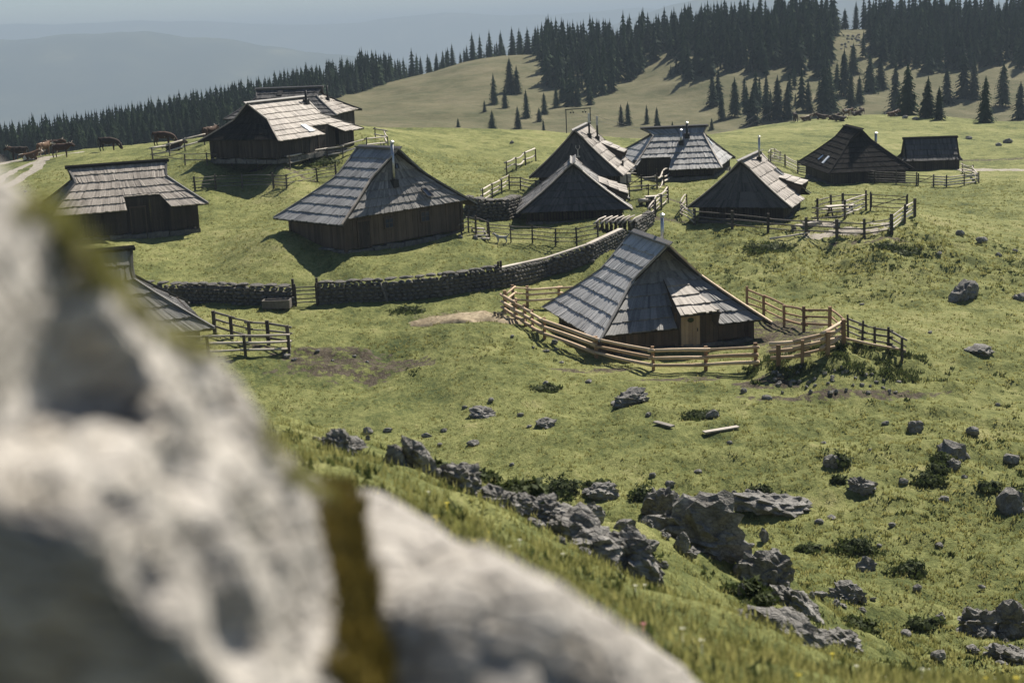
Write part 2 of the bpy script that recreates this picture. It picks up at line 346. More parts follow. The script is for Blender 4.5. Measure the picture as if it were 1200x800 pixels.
# worn earth, dry hill grass and gravel track, each with its own outline on the ground
def blob(c, rx, ry, soft=.35, seed=20, ang=0.0):
    dx, dy = gx - c[0], gy - c[1]; ca, sa = math.cos(ang), math.sin(ang)
    u, v = (dx * ca + dy * sa) / rx, (-dx * sa + dy * ca) / ry
    return sstep(1 + soft, 1 - soft, np.sqrt(u * u + v * v) + 1.3 * fbm(gx / (.45 * max(rx, ry)), gy / (.45 * max(rx, ry)), 4, seed))
def polyline_mask(pts, wid, seed=30):
    best = np.full(len(gx), 1e9)
    for (p, q) in zip(pts[:-1], pts[1:]):
        ax, ay, bx, by = p[0], p[1], q[0], q[1]; L2 = (bx - ax) ** 2 + (by - ay) ** 2
        t_ = np.clip(((gx - ax) * (bx - ax) + (gy - ay) * (by - ay)) / L2, 0, 1)
        best = np.minimum(best, np.hypot(gx - ax - t_ * (bx - ax), gy - ay - t_ * (by - ay)))
    return sstep(1.25, .75, best / wid + .9 * fbm(gx / 2.2, gy / 2.2, 4, seed))
dirt = np.zeros(len(gx)); path = np.zeros(len(gx))
for (px, py, rx, ry) in ((400, 425, 3.6, 2.6), (455, 432, 2.4, 1.0), (300, 405, 1.2, .6), (935, 395, 2.0, 2.2), (960, 402, 1.6, 1.4), (905, 445, 1.6, .7), (985, 462, 3.6, .6), (1060, 462, 2.2, .5), (785, 445, 2.6, .5),
                         (1180, 187, 8, 1.0), (780, 258, 1.6, 1.0), (345, 201, 2.6, .8), (310, 196, 2, .5), (700, 435, 2.2, .6), (790, 235, 1, .7), (1020, 283, 3, .5)):
    dirt = np.maximum(dirt, blob(hit(px, py), rx, ry, seed=20 + px % 7))
dirt = np.maximum(dirt, blob((12.4, 70.6), 3.6, 3.2, .25, 27))
dirt = np.maximum(dirt, 1.3 * sstep(3.2, 2.0, np.hypot(gx + .2, gy - .3)))      # unseen dark earth added to cut green bounce onto the boulder's shaded face
for (px, py, rx, ry) in ((1000, 268, 3.2, 1.0), (955, 262, 1.6, .8), (1030, 262, 1.5, .8)):
    path = np.maximum(path, .8 * blob(hit(px, py), rx, ry, seed=23))
path = np.maximum(path, polyline_mask([hit(*p) for p in ((-30, 196), (10, 191), (45, 186), (70, 182), (90, 179))], .9))
for off in (-9, 12):
    path = np.maximum(path, .9 * polyline_mask([hit(*p) for p in ((50, 187), (30 + off, 198), (12 + off, 209), (0 + off, 216), (-25 + off, 228))], .7))
path = np.maximum(path, polyline_mask([hit(*p) for p in ((1128, 199), (1150, 199), (1175, 199), (1230, 199))], .9))
dry = sstep(255, 290, gy) * .95
rgh = bump_area(gx, gy) * sstep(260, 160, gy)
t = NT('meadow'); geo = t.node('ShaderNodeNewGeometry').outputs['Position']
mp = lambda s: t.node('ShaderNodeMapping', i_Vector=geo, i_Scale=s).outputs[0]
n1 = t.noise(mp((.09, .09, .09)), 1, 5, .6); n2 = t.noise(mp((.8, .55, .8)), 1, 6, .65); n3 = t.noise(mp((5, 3, 5)), 1, 6, .7); n4 = t.noise(mp((22, 14, 22)), 1, 3, .7)
f = t.math('ADD', t.math('MULTIPLY', n1, .35), t.math('ADD', t.math('MULTIPLY', n2, .35), t.math('MULTIPLY', n3, .3)))
green = t.ramp(f, [(.38, (.052, .072, .024)), (.455, (.128, .144, .047)), (.53, (.222, .231, .083)), (.62, (.32, .30, .135))])
green = t.mix(t.ramp(n4, [(.3, .75), (.55, 0.0)]), green, t.mix(1.0, green, (.45, .47, .40), 'MULTIPLY'))
fd = t.math('ADD', t.math('MULTIPLY', n1, .5), t.math('ADD', t.math('MULTIPLY', t.noise(mp((.25, .5, .25)), 1, 6, .7), .4), t.math('MULTIPLY', n2, .1)))
dryc = t.ramp(fd, [(.36, (.06, .066, .028)), (.5, (.115, .108, .058)), (.64, (.17, .15, .09))])
col = t.mix(t.attr('dry'), green, dryc)
n5 = t.noise(mp((2.2, 2.2, 2.2)), 1, 7, .75)
earth = t.ramp(t.math('ADD', t.math('MULTIPLY', n5, .5), t.math('MULTIPLY', n3, .5)), [(.34, (.022, .018, .012)), (.5, (.070, .056, .040)), (.66, (.16, .135, .10))])
col = t.mix(t.ramp(t.math('ADD', t.math('MULTIPLY', t.attr('dirt'), .72), t.math('MULTIPLY', t.math('SUBTRACT', n5, .5), 3.0)), [(.5, 0.0), (.72, 1.0)]), col, earth)
grav = t.ramp(n5, [(.3, (.27, .24, .195)), (.7, (.46, .42, .355))])
col = t.mix(t.ramp(t.math('ADD', t.attr('path'), t.math('MULTIPLY', t.math('SUBTRACT', n5, .5), .9)), [(.42, 0.0), (.6, 1.0)]), col, grav)
t.bump(t.math('ADD', t.math('MULTIPLY', n3, .7), t.math('ADD', t.math('MULTIPLY', n4, .25), t.math('MULTIPLY', n2, 1.0))), .85, .22)
M['meadow'] = t.out(col, .95, .1)
me = np_mesh('ground', np.stack([gx, gy, GZ], -1), gfaces, M['meadow'], True, {'dirt': ('POINT', dirt), 'path': ('POINT', path), 'dry': ('POINT', dry)})
tag(link('ground', me), kind='structure')
# far valley hills
def far_hill(name, pts, Y, depth, mat):
    xs = []; c = [unproj(px, py, Y) for px, py in pts]
    px = np.array([p[0] for p in c]); pz = np.array([p[2] for p in c])
    X = np.linspace(px[0], px[-1], 160); ridge = np.interp(X, px, pz) + 22 * (Y / 3500) * fbm(X / (Y * .03), X * 0 + Y, 4, 3)
    V = []
    for j in range(13):
        s = (j - 6) / 6.0; fall = 1 - abs(s) ** 1.3
        zb = -420.0; V.append(np.stack([X, np.full(160, Y) + s * depth + 40 * fbm(X / 300, X * 0 + j, 2, 8), zb + (ridge - zb) * fall + (j != 6) * 50 * fbm(X / 260, X * 0 + j * .8, 3, 2) * fall], -1))
    V = np.concatenate(V); ii = np.arange(13 * 160).reshape(13, 160)
    F = np.stack([ii[:-1, :-1], ii[:-1, 1:], ii[1:, 1:], ii[1:, :-1]], -1).reshape(-1, 4)
    tag(link(name, np_mesh(name, V, F, mat, True)), kind='structure')
t = NT('far_wood'); o = t.node('ShaderNodeNewGeometry').outputs['Position']
nn = t.noise(t.node('ShaderNodeMapping', i_Vector=o, i_Scale=(.004, .004, .004)).outputs[0], 1, 6, .6)
M['farwood'] = t.out(t.ramp(nn, [(.45, (.02, .032, .018)), (.6, (.05, .06, .03)), (.72, (.14, .14, .07))]), .95)
far_hill('hill', [(-500, 95), (-200, 62), (0, 47), (90, 41), (170, 37), (230, 42), (300, 54), (350, 60), (430, 66), (600, 90), (800, 120)], 5200, 1300, M['farwood'])
far_hill('hill', [(560, 60), (680, 40), (745, 22), (790, 6), (835, -6), (880, -2), (940, 6), (1010, 2), (1080, 10), (1200, 0), (1500, 10), (1800, 30)], 6200, 1300, M['farwood'])
far_hill('hill', [(-1400, 90), (-700, 62), (-300, 52), (0, 30), (150, 24), (330, 30), (520, 18), (700, 14), (900, 10), (1200, 4), (1600, 8), (2600, -10)], 9500, 1500, M['farwood'])
# ------------------------------------------------------------------ herders' huts
def lerp(a, b, t): return a + (b - a) * t
class Roof:
    """hip-and-gable roof; faces are spanned between edge lines, so eaves may be out of square"""
    def __init__(s, p, aback=None, sag=.12, heb=None):
        (s.X, s.Y, s.Z, s.yaw, s.a, s.b, s.H, s.he, s.r0, s.r1, s.h0, s.h1, s.g) = p
        s.ab = aback if aback else s.a; s.sag = sag; s.tg = 1 - s.g / s.b
    def z(s, T): return s.he + (s.H - s.he) * T - s.sag * math.sin(math.pi * min(max(T, 0), 1))
    def edge(s, sx, sy, T):
        """point on the hip/verge line of slope sy (-1 front, +1 back) at end sx, T 0 eave..1 ridge"""
        a = s.ab if sy > 0 else s.a
        hx, rx = (s.h1, s.r1) if sx > 0 else (s.h0, s.r0)
        x = lerp(sx * a, hx, T / s.tg) if T < s.tg else lerp(hx, rx, (T - s.tg) / (1 - s.tg))
        return Vector((x, sy * s.b * (1 - T), s.z(T)))
    def slope(s, sy): return lambda u, T: s.edge(-1, sy, T).lerp(s.edge(1, sy, T), u)
    def hedge(s, sx, sy, T):
        """hip edge; above the verge bend the hip runs on, steeper, under the overhanging ridge"""
        e = s.edge(sx, sy, T)
        if T > s.tg:
            hx = s.h1 if sx > 0 else s.h0; a = s.ab if sy > 0 else s.a; e.x = hx - sx * min(.4 * (T - s.tg) / s.tg * abs(sx * a - hx), .55)
        return e
    def hip(s, sx): return lambda u, T: s.hedge(sx, -1, T).lerp(s.hedge(sx, 1, T), u) + Vector((-sx * .10, 0, -.04))
def patch_normal(P, u, T, flip):
    e = .01; n = (P(min(u + e, 1), T) - P(max(u - e, 0), T)).cross(P(u, min(T + e, 1)) - P(u, max(T - e, 0))).normalized()
    return -n if n.z < 0 else n
def courses(P, T0, T1, n, mat, parent, seed, cuts=(), bw=.2, lift=.085, ragged=.04, warm=0.0, patches=()):
    """rows of overlapping shingle boards; cuts = (u0,u1,Ttop) openings at the eave"""
    r = random.Random(seed); dT = (T1 - T0) / n
    for k in range(n):
        m = MB(); ta = T0 + k * dT; tb = min(ta + dT * 1.18, T1); w = (P(1, ta) - P(0, ta)).length
        nb = max(3, int(w / bw)); us_ = [0.0]
        for i in range(nb): us_.append(us_[-1] + r.uniform(.7, 1.3))
        us_ = [x / us_[-1] for x in us_]; ctint = r.uniform(-.10, .10)
        for i in range(nb):
            u0, u1 = us_[i] + .0006, us_[i + 1] - .0006; um = (u0 + u1) / 2; t_a = ta
            L = (P(um, tb) - P(um, ta)).length
            for (c0, c1, ct) in cuts:
                if c0 < um < c1: t_a = max(t_a, ct)
            if t_a >= tb - .01:
                if m.f: m.build('shingle_course', mat, parent); m = MB()
                continue
            t_a = t_a + r.uniform(-ragged, ragged) * dT
            if r.random() < .03: t_a += dT * r.uniform(-.05, .16)
            nrm = patch_normal(P, um, (t_a + tb) / 2, 0); lo = lift + r.uniform(-.016, .024); hi = .018; th = .034
            A, B, C, D = P(u0, t_a), P(u1, t_a), P(u1, tb), P(u0, tb)
            sk = r.uniform(-.008, .008)
            vs = [A + nrm * (lo + sk), B + nrm * (lo - sk), C + nrm * hi, D + nrm * hi, A + nrm * (lo - th - .03), B + nrm * (lo - th - .03)]
            tint = min(1, max(0, r.gauss(.5, .2) + ctint))
            for (q0, q1, s0, s1, dt) in patches:
                if q0 < um < q1 and s0 <= k <= s1: tint = min(1, max(0, tint + dt))
            m.add(vs, [(0, 1, 2, 3), (4, 5, 1, 0), (4, 0, 3), (1, 5, 2)], tint)
        if m.f: m.build('shingle_course', mat, parent)
def underlay(P, T0, T1, parent, cuts=(), name='sheathing', th=.07):
    m = MB(); nu, nt = 24, 10
    us_ = sorted(set([i / nu for i in range(nu + 1)] + [c for q in cuts for c in q[:2]])); ts = sorted(set([lerp(T0, T1, i / nt) for i in range(nt + 1)] + [q[2] for q in cuts]))
    for i in range(len(us_) - 1):
        for j in range(len(ts) - 1):
            um, tm = (us_[i] + us_[i + 1]) / 2, (ts[j] + ts[j + 1]) / 2
            if any(c0 < um < c1 and tm < ct for c0, c1, ct in cuts): continue
            q = [P(us_[i], ts[j]), P(us_[i + 1], ts[j]), P(us_[i + 1], ts[j + 1]), P(us_[i], ts[j + 1])]
            n = patch_normal(P, um, tm, 0); m.add(q + [v - n * th for v in q], [(0, 1, 2, 3), (7, 6, 5, 4), (0, 4, 5, 1), (1, 5, 6, 2), (2, 6, 7, 3), (3, 7, 4, 0)])
    return m.build(name, M['under'], parent)
def planks(p, q, z0, zf, parent, mat, seed, name='wall', bw=.2, skip=()):
    """board wall from p to q (local xy); zf(u) is the top height"""
    r = random.Random(seed); p, q = Vector((p[0], p[1], 0)), Vector((q[0], q[1], 0)); L = (q - p).length; d = (q - p) / L; nv = Vector((d.y, -d.x, 0))
    m = MB(); n = max(2, int(L / bw)); step = L / n
    for i in range(n):
        u = (i + .5) / n
        if any(a < u < b for a, b in skip):
            if m.f: m.build(name, mat, parent); m = MB()
            continue
        c = p + d * (i + .5) * step + nv * r.uniform(-.012, .022); w = step * r.uniform(.9, .97); top = zf(u) - r.uniform(0, .02); bot = z0 + r.uniform(0, .04)
        m.box((c.x, c.y, (top + bot) / 2), (w, .05, top - bot), min(1, max(0, r.gauss(.5, .2))), math.atan2(d.y, d.x))
    if m.f: return m.build(name, mat, parent)
def chimney(root, x, y, z0, h, r=.11, kind='steel', cap=True, lean=0.0):
    m = MB(); m.tube([(x, y, z0 - .3), (x + lean * .5, y, z0 + h * .5), (x + lean, y, z0 + h)], r, 10, .5)
    c = m.build('chimney', M['steel'] if kind == 'steel' else M['soot'], root, True)
    if kind != 'steel' or True:
        m = MB(); m.box((x, y, z0 + .12), (r * 4.2, r * 4.2, .5), .5); m.build('chimney_base', M['soot'], c)
    if cap:
        m = MB(); m.tube([(x + lean, y, z0 + h + .0), (x + lean, y, z0 + h + .05)], r * 1.25, 10); m.tube([(x + lean, y, z0 + h + .12), (x + lean, y, z0 + h + .2)], [r * 1.7, r * .3], 10)
        m.tube([(x + lean, y, z0 + h), (x + lean, y, z0 + h + .15)], r * .25, 5); m.build('chimney_cap', M['steel'], c)
    return c
def panel(root, P, u0, u1, T0, T1, mat, name, lift=.16, frame=True):
    c = [P(u0, T0), P(u1, T0), P(u1, T1), P(u0, T1)]; n = patch_normal(P, (u0 + u1) / 2, (T0 + T1) / 2, 0)
    m = MB(); m.add([v + n * (lift - .09) for v in c] + [v + n * lift for v in c], BOXF); o = m.build(name, mat, root)
    if frame:
        m = MB()
        for i in range(4): m.beam(c[i] + n * (lift + .01), c[(i + 1) % 4] + n * (lift + .01), .06, .05, up=n)
        m.build('frame', M['iron'], o)
    return o
def window(root, x, y, z, w, h, rz, deep=.05):
    """rz: direction the window faces"""
    nx, ny = math.cos(rz), math.sin(rz); tx, ty = -ny, nx
    m = MB(); m.box((x + nx * .0, y + ny * .0, z), (.05, w, h), rz=rz); o = m.build('window', M['glass'], root)
    m = MB()
    for s in (-1, 1):
        m.box((x + tx * s * w / 2 + nx * .03, y + ty * s * w / 2 + ny * .03, z), (.07, .07, h + .1), rz=rz)
        m.box((x + nx * .033, y + ny * .033, z + s * h / 2), (.07, w + .1, .07), rz=rz)
    m.box((x + nx * .02, y + ny * .02, z), (.04, .04, h), rz=rz); m.box((x + nx * .022, y + ny * .022, z), (.04, w, .035), rz=rz); m.build('window_frame', M['wall_brown'], o)
def door(root, x, y, z0, w, h, rz, mat, sign=False):
    nx, ny = math.cos(rz), math.sin(rz); tx, ty = -ny, nx; d = MB(); nb = 5
    for i in range(nb):
        o = (i - (nb - 1) / 2) * w / nb; d.box((x + tx * o + nx * (.004 * (i % 2)), y + ty * o + ny * (.004 * (i % 2)), z0 + h / 2), (.05, w / nb - .012, h), rnd.uniform(.3, .8), rz)
    o = d.build('door', mat, root)
    m = MB()
    for s in (-1, 1): m.box((x + tx * s * (w / 2 + .04), y + ty * s * (w / 2 + .04), z0 + h / 2), (.09, .08, h + .08), .5, rz)
    m.box((x, y, z0 + h + .05), (.094, w + .2, .09), .5, rz); m.build('door_frame', M['wall_brown'], o)
    m = MB(); m.box((x + tx * w * .36 + nx * .05, y + ty * w * .36 + ny * .05, z0 + h * .5), (.05, .03, .16), .5, rz); m.build('handle', M['iron'], o)
    if sign:
        m = MB(); c = Vector((x + nx * .04, y + ny * .04, z0 + h * .83)); k = 10
        vs = [c + Vector((tx, ty, 0)) * .17 * math.cos(2 * math.pi * i / k) + Vector((0, 0, 1)) * .12 * math.sin(2 * math.pi * i / k) for i in range(k)]
        vs += [v + Vector((nx, ny, 0)) * .03 for v in vs]; m.add(vs, [tuple(range(k - 1, -1, -1)), tuple(range(k, 2 * k))] + [(i, (i + 1) % k, k + (i + 1) % k, k + i) for i in range(k)])
        m.build('wreath', M['bush'], o)
def shed_dormer(root, P, u0, u1, Tt, Tb, rise, mat, seed, n=3):
    """raised strip of roof over an entrance: from roof line Tt down to Tb, lifted by rise at its eave"""
    up = Vector((0, 0, 1)); out = (P((u0 + u1) / 2, Tb) - P((u0 + u1) / 2, Tt)); out.z = 0; out.normalize()
    def D(u, T): return P(lerp(u0, u1, u), lerp(Tb, Tt, T)) + up * (rise * (1 - T) + .1) + out * .25 * (1 - T)
    o = underlay(D, 0, 1, root, (), 'dormer'); courses(D, 0, 1, n, mat, o, seed)
    m = MB()
    for u in (0.02, .98):
        vs = []
        for j in range(5):
            T = j / 4; b = D(u, T) - up * .06; t_ = P(lerp(u0, u1, u), lerp(Tb, Tt, T)) - up * .1; vs += [b, t_]
        off = Vector((0, 0, 0)); k = len(vs)
        m.add(vs, [(2 * j, 2 * j + 1, 2 * j + 3, 2 * j + 2) for j in range(4)], .4); m.build('dormer_cheek', M['wall_brown'], o); m = MB()
    return D
def hut(key, name, label, sh, wall='wall_dark', hip_sh=None, nc=7, cuts={}, aback=None, hipcut=.06, verge='sh_grey', seed=1, sag=.12, hips=(True, True), bw=.135, inset=.75, patches={}, skip_wall={}, cat='hut', ridge='sh_grey', hipboard=None):
    p = HUTS[key]; rf = Roof(p, aback, sag); root = empty(name, (p[0], p[1], p[2]), R(p[3])); tag(root, label, cat, 'wooden herders huts on the pasture'); rf.root = root
    W = {}
    rs = empty_part = None
    # slopes
    for sy in (-1, 1):
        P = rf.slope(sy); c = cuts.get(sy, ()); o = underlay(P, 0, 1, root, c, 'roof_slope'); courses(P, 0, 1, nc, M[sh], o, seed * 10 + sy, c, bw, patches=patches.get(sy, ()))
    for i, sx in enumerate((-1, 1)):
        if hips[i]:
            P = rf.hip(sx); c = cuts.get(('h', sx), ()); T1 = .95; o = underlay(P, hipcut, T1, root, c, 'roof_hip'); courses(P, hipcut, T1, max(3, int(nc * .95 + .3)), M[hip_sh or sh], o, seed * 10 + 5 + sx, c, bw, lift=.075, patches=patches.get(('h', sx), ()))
        # small boarded gable above the hip (or whole gable end)
        gT = .88 if hips[i] else .0; hx = (rf.hedge(sx, -1, .9).x if hips[i] else (rf.h1 if sx > 0 else rf.h0)) - sx * .16
        ye = rf.b * (1 - gT); m = MB(); nb = max(5, int(2 * ye / .18)); r = random.Random(seed + sx)
        for j in range(nb):
            y0, y1 = -ye + 2 * ye * j / nb, -ye + 2 * ye * (j + 1) / nb; ym = max(abs(y0), abs(y1)); zt = rf.z(1 - ym / rf.b) - .1; zb = (rf.z(gT) - .05) if hips[i] else rf.he - .1
            if zt > zb + .05: m.box((hx + r.uniform(-.012, .012), (y0 + y1) / 2, (zt + zb) / 2), (.05, (y1 - y0) * .95, zt - zb), r.random())
        m.build('gable', M['sh_tar' if (hip_sh or sh) == 'sh_tar' else 'sh_sooty'] if hips[i] else M['wall_dark'], root)  # above a hip, the dark shingle tone stands in for overhang shade
        # verge and hip boards
        for sy in (-1, 1):
            pts = [rf.edge(sx, sy, T) for T in [k / 12 for k in range(13)]]; m = MB()
            for k in range(12):
                n = Vector((0, 0, 1)); m.beam(pts[k] + Vector((0, 0, .10)) - Vector((sx * .05, 0, 0)), pts[k + 1] + Vector((0, 0, .10)) - Vector((sx * .05, 0, 0)), .13, .07, rnd.uniform(.3, .7))
            hb_ = hipboard.get((sx, sy), verge) if hipboard else verge
            m.build('verge_board', M[hb_], root)
    m = MB(); r0, r1 = rf.r0 - .12, rf.r1 + .12
    m.beam((r0, -.1, rf.H + .07), (r1, -.1, rf.H + .07), .26, .05, .5, up=(0, .6, .8)); m.build('ridge_board', M[ridge], root)
    m = MB(); m.beam((r0, .07, rf.H + .11), (r1, .07, rf.H + .11), .32, .05, .4, up=(0, -.6, .8)); m.build('ridge_board', M[ridge], root)
    # walls
    a, b, ab = rf.a - inset, rf.b - inset, rf.ab - inset; zt = lambda u: rf.z(inset / rf.b) - .12
    cor = [(-a, -b), (a, -b), (ab, b), (-ab, b)]
    for i in range(4):
        planks(cor[i], cor[(i + 1) % 4], .12, zt, root, M[wall], seed * 7 + i, skip=skip_wall.get(i, ()))
    m = MB(); r = random.Random(seed)
    for i in range(4):
        p0, p1 = Vector((*cor[i], 0)), Vector((*cor[(i + 1) % 4], 0)); L = (p1 - p0).length; n = int(L / .5)
        for k in range(n):
            c = p0.lerp(p1, (k + .5) / n); h = r.uniform(.3, .42); m.box((c.x + r.uniform(-.04, .04), c.y + r.uniform(-.04, .04), h / 2 - .32), (L / n * .96, .34, h), r.random(), math.atan2((p1 - p0).y, (p1 - p0).x) + r.uniform(-.05, .05))
    m.build('foundation', M['wallstone'], root)
    for c in cor:
        m = MB(); m.box((c[0] * .995, c[1] * .995, zt(0) / 2), (.2, .2, zt(0)), .4); m.build('corner_post', M[wall], root)
    rf.wall = (a, b, ab); return rf
up = Vector((0, 0, 1))
# --- hut in the new ring fence
rf = hut('main', 'herders_hut', 'grey shingled hut with porch roof over its plank door inside new log fence', 'sh_silver', 'wall_brown', 'sh_slate', nc=8, seed=3, cuts={('h', 1): ((.455, .71, .30),)},  # light and shade put into the tones: pale slope, darker slate hip
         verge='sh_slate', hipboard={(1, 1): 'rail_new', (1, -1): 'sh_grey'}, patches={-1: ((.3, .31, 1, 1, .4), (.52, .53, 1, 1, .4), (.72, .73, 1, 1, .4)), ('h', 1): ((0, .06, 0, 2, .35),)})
P = rf.hip(1); shed_dormer(rf.root, P, .455, .705, .60, .05, .62, M['sh_warm'], 5, 4)
a, b, ab = rf.wall
y0, y1 = lerp(-rf.b, rf.b, .455), lerp(-rf.b, rf.b, .705)
planks((a + .04, y0), (a + .04, y1), .0, lambda u: 1.75, rf.root, M['wall_brown'], 55, 'porch_wall')
door(rf.root, a + .1, lerp(-rf.b, rf.b, .545), .02, 1.0, 1.55, 0, M['door'], True)
chimney(rf.root, -.3, .75, rf.H - .55, 1.65, .09, lean=.03)
# --- hut with solar panel and leaning shadow of its chimney
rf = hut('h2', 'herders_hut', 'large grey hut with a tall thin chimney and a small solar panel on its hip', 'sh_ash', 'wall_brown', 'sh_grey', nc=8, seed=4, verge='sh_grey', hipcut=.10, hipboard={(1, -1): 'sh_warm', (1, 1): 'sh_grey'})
P = rf.hip(1); panel(rf.root, P, .70, .755, .24, .38, M['glass'], 'solar_panel', .2)
c = P(.42, .5); chimney(rf.root, c.x, c.y, c.z, 2.6, .10)
a, b, ab = rf.wall
window(rf.root, a + .06, -1.4, 1.35, .7, .6, 0); window(rf.root, a + .06, 1.6, 1.4, .75, .65, 0); door(rf.root, a + .06, -3.4, .1, .9, 1.6, 0, M['wall_dark'])
P = rf.hip(1); panel(rf.root, P, .47, .56, .74, .80, M['glass'], 'vent_window', .13)
# --- hut with brown roof and cut-out entrance below the herd
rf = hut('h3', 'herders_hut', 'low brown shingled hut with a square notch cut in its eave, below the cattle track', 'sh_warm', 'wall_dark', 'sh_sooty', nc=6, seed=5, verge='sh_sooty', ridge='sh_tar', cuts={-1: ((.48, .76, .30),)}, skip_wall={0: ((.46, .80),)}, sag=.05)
a, b, ab = rf.wall
planks((-.6, -b + .42), (3.1, -b + .42), .0, lambda u: rf.z(.30) - .06, rf.root, M['wall_dark'], 66, 'recess_wall'); door(rf.root, .6, -b + .35, .05, .95, 1.75, R(-90), M['wall_dark'])
for s_ in (-.62, 3.1): planks((s_, -b), (s_, -b + .42), .0, lambda u: rf.z(.2) - .08, rf.root, M['wall_dark'], 67, 'recess_side')
# --- hut half hidden by the boulder
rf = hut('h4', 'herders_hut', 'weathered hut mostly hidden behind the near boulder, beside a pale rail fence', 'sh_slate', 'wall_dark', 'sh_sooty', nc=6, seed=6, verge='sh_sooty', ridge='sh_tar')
# --- hut on the rise with light roof and notch
rf = hut('h5', 'herders_hut', 'hut on the rise with pale right slope, cut-out entrance and a stub chimney', 'sh_warm', 'wall_dark', 'sh_tar', nc=7, seed=7, verge='sh_warm', cuts={-1: ((.52, .76, .27),)}, skip_wall={0: ((.48, .8),)}, patches={-1: ((.38, .46, 1, 2, .5), (.36, .5, 4, 5, .25)), 1: ((0, 1, 0, 9, -.4),)})  # near-black hip tone paints in its shade; the right slope stays pale
a, b, ab = rf.wall
planks((-.2, -b + .33), (3.4, -b + .33), .0, lambda u: rf.z(.27) - .06, rf.root, M['wall_dark'], 68, 'recess_wall'); door(rf.root, 1.2, -b + .27, .05, .9, 1.7, R(-90), M['wall_dark'])
P = rf.slope(-1); panel(rf.root, P, .40, .465, .12, .33, M['sheet'], 'skylight', .15, False); c = P(.93, .86); chimney(rf.root, c.x, c.y, c.z, 1.15, .1, 'soot', False)
# --- hut behind it
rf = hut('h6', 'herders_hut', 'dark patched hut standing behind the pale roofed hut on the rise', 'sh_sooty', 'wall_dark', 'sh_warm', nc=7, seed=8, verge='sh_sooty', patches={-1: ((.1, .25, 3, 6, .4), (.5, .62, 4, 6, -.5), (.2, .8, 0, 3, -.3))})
P = rf.hip(1); c = P(.55, .55); chimney(rf.root, c.x, c.y, c.z, 1.5, .08, 'soot', False)
P = rf.slope(-1); panel(rf.root, P, .34, .42, .78, .95, M['soot'], 'roof_hatch', .14, False)
# --- steep hut with two pipes
rf = hut('h7', 'herders_hut', 'steep hut with two stove pipes and a bright right slope under the lift pylon', 'sh_warm', 'wall_dark', 'sh_sooty', nc=6, seed=9, verge='sh_warm', hipcut=.02)  # hip coloured dark for its shade beside the bright slope
P = rf.slope(1)
for u, T in ((.63, .80), (.36, .70)):
    c = P(u, T); chimney(rf.root, c.x, c.y, c.z, 1.25, .075, 'soot', False); m = MB(); m.tube([(c.x, c.y, c.z + 1.2), (c.x, c.y, c.z + 1.9)], .085, 9); m.build('chimney_top', M['steel'], rf.root)
shed_dormer(rf.root, P, .02, .34, .62, .22, .5, M['sh_warm'], 31, 3)
P = rf.hip(1); c = P(.56, .50); m = MB(); n_ = patch_normal(P, .5, .5, 0)   # pale antler plaque on the dark hip
m.tube([c + n_ * .16, c + n_ * .2 + up * .5], .05, 6)
for s_ in (-1, 1): m.tube([c + n_ * .18 + up * .45, c + n_ * .2 + up * .62 + Vector((0, s_ * .16, 0)), c + n_ * .22 + up * .8 + Vector((0, s_ * .13, 0))], .03, 5)
m.box(c + n_ * .17 + up * -.05, (.06, .3, .12)); m.build('antlers', M['rail_pale'], rf.root)
# --- hut in front of it
rf = hut('h8', 'herders_hut', 'broad hut whose shingled hip carries slanting sun patches, before the steep hut', 'sh_grey', 'wall_dark', 'sh_sooty', nc=7, seed=10, verge='sh_warm', hipcut=.03, cuts={1: ((.30, .72, .20),)})  # darker hip shingles: the shade is put into their colour
P = rf.slope(1); shed_dormer(rf.root, P, .06, .70, .55, .10, .38, M['sh_warm'], 32, 3)
# --- long grey roof
rf = hut('h9', 'herders_hut', 'wide hut with blue grey front slope, two stove pipes and lit hips on both ends', 'sh_ash', 'wall_dark', 'sh_silver', nc=7, seed=12, aback=6.5, verge='sh_grey', hipboard={(-1, -1): 'sh_warm', (1, -1): 'sh_warm'}, cuts={-1: ((.03, .42, .33),)}, skip_wall={0: ((-.01, .45),)}, ridge='sh_sooty')
a, b, ab = rf.wall
planks((-3.6, -b + .58), (-.1, -b + .58), .0, lambda u: rf.z(.33) - .06, rf.root, M['wall_dark'], 69, 'recess_wall')
P = rf.slope(-1)
for u, T, k_ in ((.55, .62, 'steel'), (.66, .78, 'soot')):
    c = P(u, T); chimney(rf.root, c.x, c.y, c.z, 1.2, .1, k_, True)
P = rf.hip(1); panel(rf.root, P, .42, .60, .55, .72, M['sheet'], 'skylight', .14, False)
# --- hut with fenced yard
rf = hut('h10', 'herders_hut', 'hut with sunlit right slope, tall stove pipe and side entrance facing a fenced yard', 'sh_warm', 'wall_dark', 'sh_sooty', nc=6, seed=13, verge='sh_warm', hipcut=.02, cuts={1: ((-.01, .36, .30),)}, patches={('h', 1): ((.5, .72, 0, 1, .5), (.06, .16, 0, 1, .35))})  # hip colour holds its shade; the paler patches paint in sunlight
P = rf.slope(1); D_ = shed_dormer(rf.root, P, .0, .36, .52, .12, .55, M['sh_warm'], 33, 3)
c = P(.35, .88); chimney(rf.root, c.x, c.y, c.z, 1.7, .075, 'steel', True); panel(rf.root, P, .12, .18, .44, .66, M['sheet'], 'skylight', .15, True)
